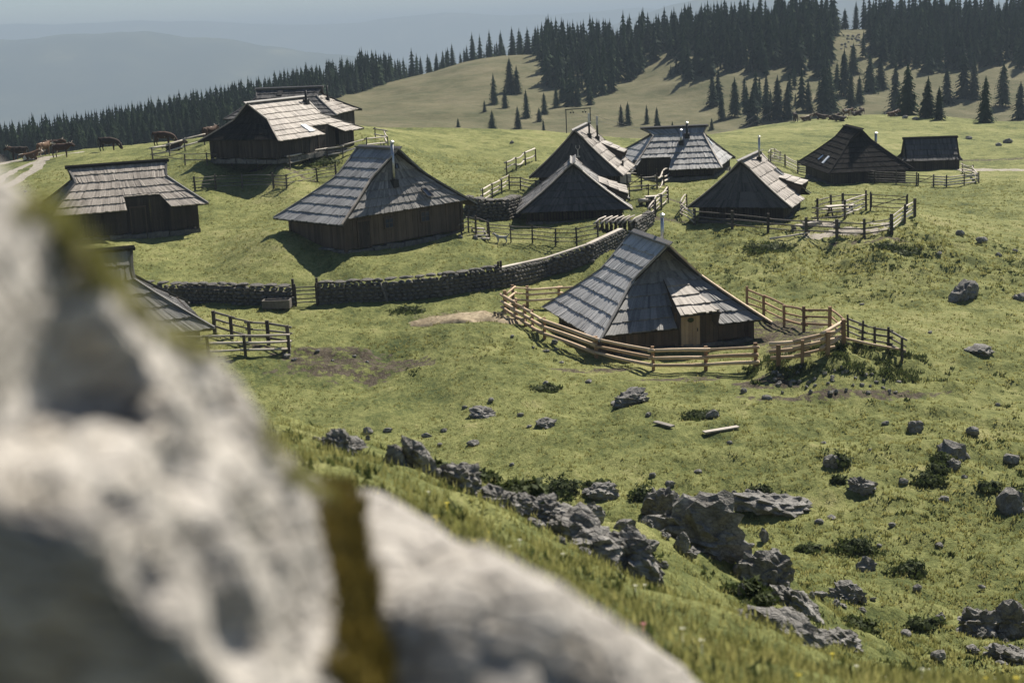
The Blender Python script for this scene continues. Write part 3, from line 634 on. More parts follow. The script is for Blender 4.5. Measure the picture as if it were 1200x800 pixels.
# --- tarred hut
rf = hut('h11', 'herders_hut', 'black tarred hut with a silver capped chimney and one bright skylight', 'sh_tar', 'wall_dark', 'sh_tar', nc=9, seed=14, verge='sh_tar', ridge='sh_tar', hipcut=.02)
P = rf.slope(-1); panel(rf.root, P, .62, .68, .16, .34, M['sheet'], 'skylight', .14, False); panel(rf.root, P, .42, .47, .2, .32, M['glass'], 'skylight', .14, False)
P = rf.slope(1); c = P(.62, .52); chimney(rf.root, c.x, c.y, c.z, 1.3, .13, 'steel', True)
# --- small dark store
rf = hut('h12', 'store_shed', 'small dark gabled shed beside the black tarred hut', 'sh_sooty', 'wall_dark', nc=4, seed=15, verge='sh_tar', ridge='sh_tar', hips=(False, False), inset=.35, sag=.03, cat='shed')
door(rf.root, rf.wall[0] + .05, .3, .05, .85, 1.6, 0, M['wall_dark'])
# ------------------------------------------------------------------ fences
def gp(*px): return [hit(*p) for p in px]
def fence(label, posts, rails=(.35, .7, 1.05), hp=1.2, rail='rail_old', post='post_old', pr=.06, rr=.045, seed=1, warp=.03, side=1, name='rail_fence', group=None, sq=False, over=.12, post_skip=(), rail_mats=None, bays_skip=(), lean=.03, cat='fence'):
    r = random.Random(seed); base = posts[0]; root = empty(name, base); tag(root, label, cat, group); tops = []
    for i, p in enumerate(posts):
        q = p - base; ln = Vector((r.uniform(-lean, lean), r.uniform(-lean, lean), 0)); h = hp * r.uniform(.94, 1.08); tops.append((q, ln))
        if i in post_skip: continue
        m = MB(); k = pr * r.uniform(.85, 1.15)
        if sq: m.beam(q - up * .3, q + up * h + ln * h, 2 * k, 2 * k, r.random(), up=(0, 1, .01))
        else: m.tube([q - up * .3, q + up * h * .5 + ln * h * .5, q + up * h + ln * h], [k * 1.1, k, k * .9], 7, r.random())
        m.build('post', M[post], root)
    for i in range(len(posts) - 1):
        if i in bays_skip: continue
        (p, lp), (q, lq) = tops[i], tops[i + 1]; d = (q - p); d.z = 0; L = d.length; d.normalize(); nrm = Vector((-d.y, d.x, 0)) * side
        for j, hz in enumerate(rails):
            rad = rr * r.uniform(.8, 1.2); o = nrm * (pr + rad * .8)
            A = p + up * (hz + r.uniform(-.03, .03)) + o + lp * hz - d * (over + r.uniform(0, .1)); B = q + up * (hz + r.uniform(-.03, .03)) + o + lq * hz + d * (over + r.uniform(0, .1))
            n = 3 if L < 3 else 5; pts = []
            wz, wn = r.uniform(-warp, warp) * L, r.uniform(-warp, warp) * L * .4
            for k in range(n + 1):
                s_ = k / n; pts.append(A.lerp(B, s_) + up * wz * math.sin(math.pi * s_) + nrm * wn * math.sin(math.pi * s_))
            m = MB(); m.tube(pts, [rad * (1.12 - .24 * k / n) for k in range(n + 1)], 6, r.random())
            m.build('rail', M[rail_mats[j] if rail_mats else rail], root, True)
    return root
# new log fence round the main hut (open beside the yard gate)
ring = gp((886, 431), (827, 434), (766, 434), (699, 420), (638, 397), (625, 388), (616, 382), (605, 376), (592, 367))
fence('new pale log fence curving along the front of the porch roofed hut', ring, (.32, .66, 1.0), 1.15, 'rail_new', 'post_new', .08, .08, 21, .012, 1, sq=True)
back = gp((592, 366), (602, 358), (618, 360), (655, 357)) + [Vector((x, y, gz(x, y))) for x, y in ((4.2, 78.6), (8.4, 78.8), (11.6, 77.8))]
fence('brown log fence running behind the porch roofed hut', back, (.35, .7, 1.02), 1.15, 'rail_new', 'post_new', .07, .055, 22, .01, -1, sq=True)
yard = gp((875, 363), (895, 371), (919, 383), (942, 389), (972, 389), (988, 403))
fence('brown rail fence behind the trampled brown earth yard', yard, (.35, .7, 1.05), 1.2, 'post_new', 'post_new', .07, .05, 23, .01, 1, sq=True)
gate = gp((912, 431), (940, 426), (970, 417), (989, 405))
fence('thick pale log fence closing the earth yard above the rubble bank', gate, (.4, .72, 1.05), 1.1, 'rail_new', 'post_new', .075, .085, 24, .02, 1, sq=True, over=.3)
fence('dark old fence running downhill from the new log fence', gp((994, 399), (1010, 406), (1025, 410), (1041, 413), (1057, 424)), (.4, .7, 1.0), 1.15, 'rail_old', 'post_old', .06, .045, 25, .01, lean=.08)
a_, b_ = hit(980, 408) + up * .55, hit(1061, 425) + up * .5; m = MB(); m.tube([a_ - a_, (b_ - a_) * .5 - up * .04, b_ - a_], [.07, .06, .05], 7); tag(m.build('loose_pole', M['rail_new'], None, True, a_), 'long pale pole laid from the log fence to the dark fence', 'pole')
fence('short stub posts at the end of the curved new fence', gp((580, 374), (584, 375), (588, 376)), (), .4, 'post_old', 'post_old', .07, .05, 26, name='stub_posts')
# lawn and pasture fences
fence('thin dark fence on the lawn below the sun patched hut', gp((574, 281), (599, 284), (624, 285), (651, 288), (676, 288), (701, 283)), (.25, .52, .8, 1.05), 1.2, 'rail_old', 'post_old', .05, .032, 31, .015)
fence('sagging grey fence between the pale roofed hut and the big lawn', gp((229, 224), (253, 222), (284, 221), (321, 221), (336, 221), (372, 213), (394, 209)), (.25, .5, .78, 1.05), 1.2, 'rail_old', 'post_old', .075, .035, 32, .03, bays_skip=())
fence('two railed fence around the front of the hut on the rise', gp((179, 188), (217, 194), (243, 194), (272, 195), (302, 196), (340, 198)), (.5, 1.0), 1.05, 'rail_old', 'post_old', .05, .04, 33, .008, sq=True)
fence('two railed fence with bright top rail right of the hut on the rise', gp((340, 198), (363, 192), (384, 188), (402, 185), (430, 176), (455, 173), (452, 166), (440, 163)), (.45, 1.0), 1.05, 'rail_pale', 'post_old', .05, .065, 34, .008, sq=True)
fence('bright bare railed fence running up behind the hut on the rise', gp((179, 187), (199, 183), (217, 177), (240, 170)), (.45, 1.05), 1.05, 'rail_pale', 'post_old', .05, .08, 35, .008, sq=True)
fence('dark pole fence across the notched entrance of the brown hut', gp((128, 276), (152, 272), (172, 269), (196, 264)), (.35, .75, 1.1), 1.15, 'rail_old', 'post_old', .05, .035, 36, .015)
fence('dark square fence beyond the half hidden hut', gp((252, 391), (272, 397), (293, 403), (315, 404), (339, 408)), (.35, .7, 1.05), 1.15, 'rail_old', 'post_old', .075, .05, 37, .01, sq=True)
fence('pale peeled rail fence before the half hidden hut', gp((205, 419), (245, 419), (288, 418), (339, 416)), (.3, .65, 1.0), 1.05, 'rail_pale', 'post_old', .06, .06, 38, .01, sq=True, post_skip=(0,))
# fence of the yard of h10
fence('dark rail fence along the front of the yard with picnic table', gp((814, 264), (858, 268), (900, 273), (945, 276), (981, 278), (1013, 278), (1045, 274)), (.3, .62, .95), 1.25, 'rail_old', 'post_old', .08, .045, 41, .01, sq=True)
fence('short sunlit pole fence at the corner of the yard hut', gp((814, 264), (799, 254), (805, 244)), (.25, .5, .75, 1.0), 1.1, 'rail_pale', 'post_old', .06, .045, 42, .04)
fence('sunlit rail fence at the right end of the picnic yard', gp((1045, 274), (1060, 261), (1072, 254)), (.25, .5, .75, 1.0), 1.25, 'rail_pale', 'post_old', .08, .05, 43, .01, sq=True)
fence('pale rails sloping up beside the picnic table', gp((990, 257), (1015, 247)), (.3, .6, .9, 1.15), 1.25, 'rail_pale', 'post_old', .07, .05, 44, .01, sq=True)
fence('dark fence behind the picnic table', gp((958, 254), (974, 249), (988, 247), (1015, 246)), (.35, .75, 1.1), 1.35, 'rail_old', 'post_old', .07, .04, 45, .01, sq=True)
fence('dark pole fence from the yard hut to the picnic table', gp((953, 262), (958, 262), (990, 258)), (.3, .65, 1.0), 1.0, 'rail_old', 'post_old', .06, .04, 46, .01, post_skip=(0,))
def gate(label, p, q, rails, hp, seed, mat='post_old', cross=True):
    d = (q - p); root = empty('field_gate', p); tag(root, label, 'gate', None); r = random.Random(seed)
    for e in (Vector((0, 0, 0)), d): m = MB(); m.beam(e - up * .3, e + up * hp, .1, .1, .4, up=(0, 1, 0)); m.build('post', M['post_old'], root)
    for hz in rails: m = MB(); m.tube([d * .04 + up * hz, d * .5 + up * (hz + r.uniform(-.02, .02)), d * .96 + up * hz], .035, 6, r.random()); m.build('rail', M[mat], root)
    if cross: m = MB(); m.tube([d * .05 + up * rails[0] + Vector((0, -.05, 0)), d * .95 + up * rails[-1] + Vector((0, -.05, 0))], .03, 6); m.build('brace', M[mat], root)
    for e in (.03, .97): m = MB(); m.tube([d * e + up * (rails[0] - .08), d * e + up * (rails[-1] + .08)], .04, 6); m.build('stile', M[mat], root)
gate('dark crossed pole gate at the back of the picnic yard', *gp((1020, 247), (1063, 249)), (.3, .6, .9, 1.15), 1.35, 1)
gate('light pole gate between the two stone walls on the lawn', *gp((347, 359), (372, 358)), (.2, .42, .64, .86, 1.05), 1.25, 2, 'rail_old', False)
gate('dark braced gate between the steep hut and the grey hut', *gp((735, 223), (752, 223)), (.3, .65, 1.0), 1.2, 3)
gate('thin pole gate right of the black tarred hut', *gp((1076, 217), (1094, 218)), (.3, .6, .9), 1.1, 4)
# tarred hut
fence('dense dark pole fence before the black tarred hut', gp((935, 203), (953, 207), (975, 210), (1000, 212), (1025, 215), (1050, 216), (1074, 217)), (.2, .42, .64, .88, 1.08), 1.2, 'rail_old', 'post_old', .06, .05, 51, .01)
fence('pole fence climbing to the left of the black tarred hut', gp((903, 190), (920, 195), (935, 203)), (.25, .5, .8, 1.05), 1.35, 'rail_pale', 'post_old', .07, .05, 52, .015)
fence('jumbled pale plank pen in front of the small dark shed', gp((1094, 219), (1109, 220), (1130, 217), (1147, 215), (1140, 206), (1128, 203)), (.2, .45, .7, .95), 1.1, 'rail_pale', 'post_old', .06, .06, 53, .04)
fence('broken pale pole hurdle behind the yard hut', gp((901, 190), (908, 186), (914, 189)), (.35, .7, 1.0), 1.1, 'rail_pale', 'rail_old', .05, .05, 54, .1)
# round the two steep huts
fence('warped bright pole fence climbing left of the steep hut', gp((594, 206), (605, 200), (616, 194), (628, 189)), (.55, 1.15), 1.2, 'rail_pale', 'post_old', .06, .07, 61, .06)
fence('bright pole fence rising from the stone heap', gp((566, 240), (577, 233), (588, 227), (597, 222)), (.35, .7, 1.1), 1.15, 'rail_pale', 'post_old', .06, .06, 62, .02)
fence('dark pole fence left of the steep hut', gp((597, 222), (610, 222), (628, 226), (640, 228)), (.3, .6, .9), 1.0, 'rail_old', 'post_old', .06, .045, 63, .03)
fence('wavy pale pole fence above the woodpile', gp((762, 263), (768, 254), (775, 246), (783, 238)), (.3, .6, .9, 1.15), 1.2, 'rail_pale', 'rail_old', .06, .055, 64, .07)
fence('fanned pale pole fence before the blue grey roof', gp((770, 222), (778, 217), (786, 213)), (.35, .75, 1.1), 1.2, 'rail_pale', 'post_old', .06, .065, 65, .06)
fence('dark pole fence joining the braced gate', gp((752, 223), (770, 222)), (.35, .7, 1.0), 1.2, 'rail_old', 'post_old', .06, .045, 66, .02)
fence('single rail fence beside the log seats', gp((738, 234), (760, 232), (782, 232)), (.7, .95), 1.0, 'rail_old', 'post_old', .05, .035, 67, .01)
fence('old dark fence under the eave of the blue grey roof', gp((730, 208), (752, 208), (775, 208), (800, 208)), (.35, .7, 1.05), 1.25, 'rail_old', 'post_old', .07, .05, 68, .015)
fence('dark pole fence beside the steps of the panelled hut', gp((541, 276), (549, 272), (558, 275)), (.35, .7, 1.0), 1.25, 'rail_old', 'post_old', .06, .035, 69, .02)
fence('light gate posts and rails behind the steps', gp((558, 272), (572, 279)), (.4, .7, 1.0), 1.1, 'rail_old', 'post_old', .05, .03, 70, .02)
# ------------------------------------------------------------------ dry-stone walls
def rock_mesh(name, seed, size, sub=2, cuts=9, mat='rock', rough=.10, fine=.04, smooth=False):
    bm = bmesh.new(); bmesh.ops.create_icosphere(bm, subdivisions=sub, radius=1.0); r = random.Random(seed)
    pl = [(Vector((r.gauss(0, 1), r.gauss(0, 1), r.gauss(0, .8))).normalized(), r.uniform(.42 if sub > 2 else .55, .9)) for _ in range(cuts)]; so = Vector((seed * 7.1, seed * 3.3, 0)); sd_ = Vector((r.gauss(0, .5), r.gauss(0, .4), 1)).normalized(); sd2 = Vector((1, r.gauss(0, .5), r.gauss(0, .3))).normalized()
    for v in bm.verts:
        d = v.co.normalized(); rr = 1.0
        for n, h in pl:
            k = d.dot(n)
            if k > .05: rr = min(rr, h / k)
        rr += rough * mnoise.fractal(d * 1.7 + so, 1.0, 2.0, 3) + fine * mnoise.noise(d * 7 + so)
        if sub > 2:
            w_ = d.dot(sd_) * 5.5 + .8 * mnoise.noise(d * 2.5 + so); w2 = d.dot(sd2) * 7 + 1.1 * mnoise.noise(d * 3 - so); rr += .17 * ((w_ % 1.0) ** 2 - .4) + .09 * ((w2 % 1.0) ** 2 - .4) + .12 * mnoise.ridged_multi_fractal(d * 2.2 + so, 1.0, 2.1, 4, 1.0, 2.0) - .12
        v.co = Vector((d.x * size[0], d.y * size[1], d.z * size[2])) * rr
    me = bpy.data.meshes.new(name); bm.to_mesh(me); bm.free(); me.materials.append(M[mat])
    if smooth: me.polygons.foreach_set('use_smooth', [True] * len(me.polygons))
    return me
STV = []
for k in range(8):
    me = rock_mesh('stone_proto', 100 + k, (1, 1, 1), 1, 7); STV.append((np.array([v.co[:] for v in me.vertices]), np.array([p.vertices[:] for p in me.polygons]))); bpy.data.meshes.remove(me)
def stone_wall(label, pts, h, thick=.55, seed=1, coping='rail_old', capstyle='slab', st=.34):
    r = np.random.default_rng(seed); base = pts[0]; root = empty('stone_wall', base); tag(root, label, 'wall')
    V, F, T, n0 = [], [], [], 0; core = MB()
    for p, q in zip(pts[:-1], pts[1:]):
        d = q - p; L = Vector((d.x, d.y, 0)).length; ang = math.atan2(d.y, d.x); nv = Vector((-math.sin(ang), math.cos(ang), 0))
        core.beam(p - base + up * (h * .45 - .2), q - base + up * (h * .45 - .2), thick * .62, h * .98, .2)
        for side in (-1, 1):
            z = 0.0
            while z < h - .05:
                ch = r.uniform(.16, .26); x = -r.uniform(0, .2)
                while x < L:
                    w = r.uniform(.22, .5); v, f = STV[r.integers(8)]; c = p + d * ((x + w / 2) / L) - base + nv * side * (thick / 2 - .08 + r.uniform(-.03, .04)) + up * (z + ch / 2 - .05)
                    sc = np.array([w * .58, .2, ch * .60]); a2 = ang + r.uniform(-.15, .15); vv = v * sc; ca, sa = math.cos(a2), math.sin(a2)
                    vv = np.stack([vv[:, 0] * ca - vv[:, 1] * sa + c.x, vv[:, 0] * sa + vv[:, 1] * ca + c.y, vv[:, 2] + c.z], -1)
                    V.append(vv); F.append(f + n0); T.append(np.full(len(f), r.random())); n0 += len(v); x += w
                z += ch
    o = link('stone_courses', np_mesh('stone_courses', np.concatenate(V), np.concatenate(F), M['wallstone'], False, {'tint': ('FACE', np.concatenate(T))}), root); o['kind'] = 'stuff'
    core.build('core', M['wallstone'], root)
    for p, q in zip(pts[:-1], pts[1:]):
        d = q - p; L = d.length; ang = math.atan2(d.y, d.x); x = 0
        while x < L - .1:
            if capstyle == 'rail':
                w = min(L - x, r.uniform(2.2, 3.4)); A = p + d * (x / L) - base + up * (h + .06); B = p + d * ((x + w) / L) - base + up * (h + .06); m = MB(); m.beam(A, B, .34, .07, r.random()); m.build('coping_board', M['rail_pale'], root)
            else:
                w = min(L - x, r.uniform(.5, .95)); c = p + d * ((x + w / 2) / L) - base + up * (h + .05 + r.uniform(-.02, .03))
                oo = bpy.data.objects.new('coping_stone', SLAB[int(r.integers(5))]); COL.objects.link(oo); oo.parent = root; oo.location = c; oo.scale = (w * .54, thick * .56, .10); oo.rotation_euler = (r.uniform(-.06, .06), r.uniform(-.06, .06), ang + r.uniform(-.1, .1))
            x += w
    return root
SLAB = [rock_mesh('slab', 200 + k, (1, 1, 1), 2, 6, 'wallstone', .06, .03) for k in range(5)]
stone_wall('dark dry stone wall ending at the trough, left of the pole gate', gp((150, 352), (215, 354), (280, 356), (343, 358)), 1.05, seed=1)
wl_ = gp((374, 356), (450, 352), (520, 346), (585, 336)); stone_wall('curving dry stone wall of rough blocks right of the pole gate', wl_, 1.15, seed=2)
stone_wall('board topped stone wall climbing towards the woodpile', gp((586, 336), (640, 323), (690, 307), (728, 289)), 1.02, seed=3, capstyle='rail')
stone_wall('short rough stone wall beside the woodpile', gp((742, 277), (752, 270), (762, 263)), .9, seed=4)
stone_wall('shaded stone wall between the panelled hut and the sun patched hut', gp((546, 252), (570, 257), (590, 257), (604, 252)), 1.35, thick=.9, seed=5)
for (px, py) in ((345, 358), (373, 357), (585, 337), (588, 336)):
    p = hit(px, py); m = MB(); m.beam(-up * .3, up * 1.5, .13, .13, .4, up=(0, 1, 0)); tag(m.build('wall_post', M['post_old'], None, False, p), 'dark square post at the end of a stone wall', 'post', 'posts at the stone wall ends')
for k, (px, py, dx) in enumerate(((455, 352, -.35), (630, 325, -.25), (652, 319, -.2), (685, 308, -.25), (525, 345, 0.05))):
    p = hit(px, py) + Vector((0, -.42, 0)); m = MB(); m.beam((0, 0, 0), (dx, .18, 1.05), .1, .06, .6); tag(m.build('prop_plank', M['rail_old'], None, False, p), 'narrow grey plank leaning against the stone wall face', 'plank', 'planks leaning on the stone wall')
# ------------------------------------------------------------------ props
def thing(name, label, cat, loc, rz=0, group=None): return tag(empty(name, loc, rz), label, cat, group)
p = hit(325, 362); t_ = thing('water_trough', 'grey wooden trough standing before the stone wall by the gate', 'trough', p, R(-4))
for (c, s, n) in (((0, -.3, .3), (1.5, .07, .45), 'side'), ((0, .3, .3), (1.5, .07, .45), 'side'), ((-.73, 0, .3), (.07, .53, .45), 'end'), ((.73, 0, .3), (.07, .53, .45), 'end'), ((0, 0, .1), (1.36, .52, .06), 'bottom')):
    m = MB(); m.box(c, s, .5); m.build(n, M['rail_old'], t_)
m = MB(); m.box((0, 0, .42), (1.38, .53, .02)); t2 = NT('water'); M['water'] = t2.out((.02, .03, .03), .05, .5); m.build('water', M['water'], t_)
for s_ in (-.5, .5): m = MB(); m.box((s_, 0, .03), (.12, .6, .12), .3); m.build('foot', M['post_old'], t_)
def table(label, p, rz, mat='rail_pale', w=1.8):
    t_ = thing('picnic_table', label, 'table', p, rz)
    for k in range(4): m = MB(); m.box((0, -.3 + .2 * k, .74), (w, .185, .05), rnd.random()); m.build('top_board', M[mat], t_)
    for s_ in (-1, 1):
        m = MB(); m.box((0, s_ * .7, .44), (w, .26, .05), .6); m.build('seat', M[mat], t_)
        m = MB(); m.beam((s_ * w * .36, -.55, 0), (s_ * w * .36, -.12, .71), .07, .1, .4, up=(1, 0, 0)); m.beam((s_ * w * .36, .55, 0), (s_ * w * .36, .12, .71), .07, .1, .4, up=(1, 0, 0)); m.box((s_ * w * .36, 0, .395), (.06, 1.6, .08)); m.build('leg_frame', M['post_old'], t_)
table('pale topped picnic table inside the fenced yard', hit(985, 253), R(8), 'rail_pale', 2.1)
# log table and seat
p = hit(764, 240); t_ = thing('log_table', 'squat log table with bright top beside the wavy fence', 'table', p, R(10)); m = MB(); m.tube([(0, 0, -.1), (0, 0, .6)], [.3, .27], 9); m.build('trunk_leg', M['post_old'], t_)
m = MB(); m.box((0, 0, .64), (1.0, .6, .08), .7); m.build('top', M['rail_pale'], t_)
p = hit(755, 241); t_ = thing('log_bench', 'short split log bench beside the squat log table', 'bench', p, R(35)); m = MB(); m.tube([(-.5, 0, .4), (.5, 0, .4)], .17, 8); m.build('seat', M['rail_pale'], t_, True)
for s_ in (-.33, .33): m = MB(); m.box((s_, 0, .13), (.16, .26, .34)); m.build('leg', M['post_old'], t_)
# woodpile with slab roof
p = hit(722, 277); t_ = thing('woodpile', 'dark woodpile roofed with curved pale poles at the wall top', 'woodpile', p, R(-4)); r = random.Random(4)
m = MB()
for i in range(9):
    for j in range(5): m.tube([(-1.2 + .3 * i + r.uniform(-.03, .03), -.45, .14 + .2 * j), (-1.2 + .3 * i, .7, .14 + .2 * j)], r.uniform(.10, .13), 6, r.random())
o = m.build('log_stack', M['wall_dark'], t_); o['kind'] = 'stuff'
for i in range(7):
    x = -1.15 + .38 * i + r.uniform(-.05, .05); m = MB(); m.tube([(x - .25, -.95, 1.0), (x + .1, 0, 1.16), (x + .55, 1.05, 1.2)], [.055, .06, .05], 7, r.random()); m.build('roof_pole', M['sh_warm'], t_, True)
# hay, loose boards, steps, stones
p = hit(545, 372); N_ = 60; hv = []
t_ = thing('hay_patch', 'flattened patch of pale old hay spread on the grass', 'hay', p)
xs, ys = np.meshgrid(np.linspace(-1, 1, 40), np.linspace(-1, 1, 24)); hx, hy = (xs * 3.2).ravel(), (ys * 1.25).ravel()
hz = ground(p.x + hx, p.y + hy) - p.z; rad = np.sqrt(xs.ravel() ** 2 + ys.ravel() ** 2) + .9 * fbm(hx / 1.1, hy / .8, 3, 41)
hz = hz + .16 * sstep(1.0, .55, rad) + .05 * fbm(hx / .3, hy / .3, 2, 42) - .12 * sstep(.75, 1.05, rad); ii = np.arange(960).reshape(24, 40)
link('mound', np_mesh('mound', np.stack([hx, hy, hz], -1), np.stack([ii[:-1, :-1], ii[:-1, 1:], ii[1:, 1:], ii[1:, :-1]], -1).reshape(-1, 4), M['hay'], True), t_)
V, F, k = [], [], 0; r = random.Random(5)
for i in range(1600):
    a, b = r.uniform(-1, 1), r.uniform(-1, 1)
    if a * a + b * b > .75: continue
    x, y = a * 3.1, b * 1.2; z = gz(p.x + x, p.y + y) - p.z + .14 if i % 8 == 0 else z0_; z0_ = z; an = r.uniform(0, 6.3); L = r.uniform(.12, .3); dx, dy = math.cos(an) * L, math.sin(an) * L
    V += [(x, y, z), (x + dx, y + dy, z + r.uniform(.0, .06)), (x + .02, y + .02, z + .012)]; F.append((k, k + 1, k + 2)); k += 3
o = link('straw', np_mesh('straw', V, F, M['hay']), t_); o['kind'] = 'stuff'
for (px, py, L, rz, lab) in ((778, 499, 1.0, R(-52), 'short weathered plank lying on the grass'), (845, 505, 1.55, R(22), 'longer bleached plank lying on the grass')):
    p = hit(px, py); m = MB(); m.box((0, 0, .07), (L, .24, .06), .9, rz); tag(m.build('plank', M['rail_old' if L < 1.2 else 'sh_warm'], None, False, p), lab, 'plank')
p = hit(566, 281); t_ = thing('wooden_steps', 'low wooden steps at the end of the lawn fence', 'steps', p, R(-25))
for k in range(4): m = MB(); m.box((-.25 * k, .28 * k, .1 + .17 * k), (.9, .3, .08), .7); m.build('tread', M['rail_pale'], t_)
for s_ in (-.42, .42): m = MB(); m.beam((s_, -.1, 0), (s_ - .75, .8, .52), .07, .14, .4); m.build('stringer', M['post_old'], t_)
for (px, py) in ((385, 292), (402, 295), (432, 290)):
    p = hit(px, py); m = MB(); m.box((0, 0, .06), (1.1, .55, .09), .5, R(-20)); tag(m.build('stone_slab', M['rock'], None, False, p), 'flat stone slab lying in the shade of the panelled hut', 'slab', 'slabs by the panelled hut')
p = hit(925, 280); m = MB(); m.tube([(-1.3, -.1, .1), (0, 0, .2), (1.4, .25, .35)], [.07, .06, .05], 7); tag(m.build('loose_pole', M['rail_pale'], None, True, p), 'pale pole leaning along the foot of the yard fence', 'pole')
p = hit(952, 264); m = MB(); m.box((0, 0, .2), (1.3, .9, .05), .9, .3); m.box((.0, 0, .1), (1.1, .7, .2), .3, .3); tag(m.build('plank_platform', M['rail_pale'], None, False, p), 'low pale plank platform beside the yard hut entrance', 'platform')
p = hit(732, 214); m = MB(); m.box((0, 0, .35), (.9, .6, .7), .8, .2); tag(m.build('crate', M['rail_pale'], None, False, p), 'pale wooden box beside the steep hut', 'crate')
# ------------------------------------------------------------------ lift pylon with cables
p = hit(664, 156); q = unproj(692, 156, p.y + 2.0); t_ = thing('lift_pylon', 'thin black ski lift frame with hanging pulleys on the crest', 'pylon', p); w = 2.9
for x in (0, w): m = MB(); m.tube([(x, x * .15, -.6), (x, x * .15, 2.75)], .06, 8); m.build('leg', M['iron'], t_)
m = MB(); m.beam((-.1, 0, 2.75), (w + .1, .45, 2.8), .1, .12); m.build('crossbar', M['iron'], t_)
for x in (.75, 2.2):
    m = MB(); m.tube([(x, .2, 2.7), (x, .2, 2.45)], .025, 6); h_ = m.build('hanger', M['iron'], t_)
    for s_ in (-.16, .16): m = MB(); m.tube([(x + s_ - .02, .15, 2.38), (x + s_ - .02, .22, 2.38)], .1, 10); m.build('pulley', M['iron'], h_)
for i, x in enumerate((.75, 2.2)):
    A = p + Vector((x, .2, 2.3)); B = Vector(unproj(905 + 12 * i, 122, 330)); pts = [A.lerp(B, k / 14) - up * 5.0 * math.sin(math.pi * k / 14) - A for k in range(15)]
    m = MB(); m.tube(pts, .016, 4); tag(m.build('lift_cable', M['iron'], None, False, A), 'thin lift cable running from the pylon towards the wooded slope', 'cable', 'cables of the ski lift')
# ------------------------------------------------------------------ spruces
def spruce_meshes(seed, h=12.0, spread=2.6, bare=.08, ragged=.25, tiers=17, rim=9, twigs=True):
    r = random.Random(seed); tr = MB(); tr.tube([(0, 0, -.6), (0, 0, h * .5), (0, 0, h * .97)], [h * .016, h * .010, h * .002], 6)
    m = MB()
    for i in range(tiers):
        f = i / (tiers - 1); z = h * (bare + (.955 - bare) * f ** .95); L = spread * ((1 - f) ** .82 * .95 + .05) * r.uniform(.86, 1.1); n = max(5, int(rim - 3 * f)); a0 = r.uniform(0, 6.3)
        th = h / tiers * 1.5; ox, oy = r.uniform(-.06, .06) * L, r.uniform(-.06, .06) * L; vs = [(ox * .3, oy * .3, z + th * .75)]
        for k in range(2 * n):
            a = a0 + math.pi * k / n + r.uniform(-.12, .12); tip = k % 2 == 0; l = L * (r.uniform(1 - ragged, 1.12) if tip else r.uniform(.45, .68)); dz = -L * (.42 if tip else .12) * (1.05 - .75 * f) * r.uniform(.7, 1.3)
            vs.append((ox + math.cos(a) * l, oy + math.sin(a) * l, z + dz))
        for k in range(2 * n): m.add([vs[0], vs[1 + k], vs[1 + (k + 1) % (2 * n)]], [(0, 1, 2)], min(1, max(0, r.gauss(.3 + .3 * f, .22))))
        if twigs and L > .5:
            for k in range(n * 2):      # hanging twigs break up the skirts
                a = r.uniform(0, 6.3); l = L * r.uniform(.45, 1.05); e = Vector((math.cos(a) * l, math.sin(a) * l, z - l * .3 + .1)); d = Vector((math.cos(a), math.sin(a), 0)); s_ = Vector((-d.y, d.x, 0)); w = r.uniform(.12, .28)
                m.add([e + s_ * w, e - s_ * w, e + d * r.uniform(.15, .5) - up * r.uniform(.25, .6), e - d * .2 + up * .1], [(0, 1, 2), (0, 3, 1)], min(1, max(0, r.gauss(.35, .25))))
    m.add([(-.10, 0, h * .93), (.10, 0, h * .93), (0, .03, h * 1.0)], [(0, 1, 2)], .5)
    return tr.mesh('trunk', M['bark']), m.mesh('crown', M['spruce'])
KINDS = ((3.1, .05, .25), (2.7, .07, .3), (3.5, .05, .3), (2.5, .12, .35), (3.0, .09, .4), (2.3, .06, .3))
SPR = [spruce_meshes(k, 12, sp, ba, ra) for k, (sp, ba, ra) in enumerate(KINDS)]
def inpoly(px, py, poly):
    c = np.zeros(len(px), bool); n = len(poly)
    for i in range(n):
        x0, y0 = poly[i]; x1, y1 = poly[(i + 1) % n]
        k = ((y0 > py) != (y1 > py)) & (px < (x1 - x0) * (py - y0) / ((y1 - y0) or 1e-9) + x0); c ^= k
    return c
WOODS = [  # stands of spruce as they cover the ground
 ([(-160, 240), (60, 215), (200, 182), (300, 150), (398, 116), (470, 93), (530, 73), (570, 64), (655, 61), (655, 40), (560, 40), (400, 72), (200, 130), (-160, 190)], .12),
 ([(634, 60), (634, 88), (650, 106), (677, 125), (702, 121), (742, 88), (780, 50), (776, 25), (640, 25)], .085),
 ([(776, 40), (780, 82), (800, 105), (830, 120), (850, 136), (886, 141), (925, 128), (962, 131), (973, 100), (977, 45), (977, 10), (776, 10)], .075),
 ([(1020, 40), (1026, 62), (1042, 80), (1072, 91), (1112, 82), (1154, 78), (1215, 68), (1260, 60), (1260, 0), (1020, 5)], .085)]
cand = []; rg = np.random.default_rng(3)
X_ = rg.uniform(-210, 210, 110000); Y_ = rg.uniform(295, 500, 110000); Z_ = base_h(X_, Y_); PX, PY = proj(X_, Y_, Z_)
dens = rg.random(110000) + 1.6 * np.maximum(fbm(X_ / 17, Y_ / 17, 3, 77) - .04, 0); take = np.zeros(110000, bool)
QX = PX + 70 * fbm(X_ / 16, Y_ / 16, 3, 91); QY = PY + 26 * fbm(X_ / 14, Y_ / 14, 3, 92)
for (poly, _d), (dup, dlo) in zip(WOODS, ((.34, .34), (.30, .18), (.24, .022), (.28, .08))): take |= (inpoly(PX, PY, poly) if dup == .34 else inpoly(QX, QY, poly)) & (rg.random(110000) < .5 if dup == .34 else True) & ((dens < np.where(PY > 92, dlo, dup)) | (dup == .34))
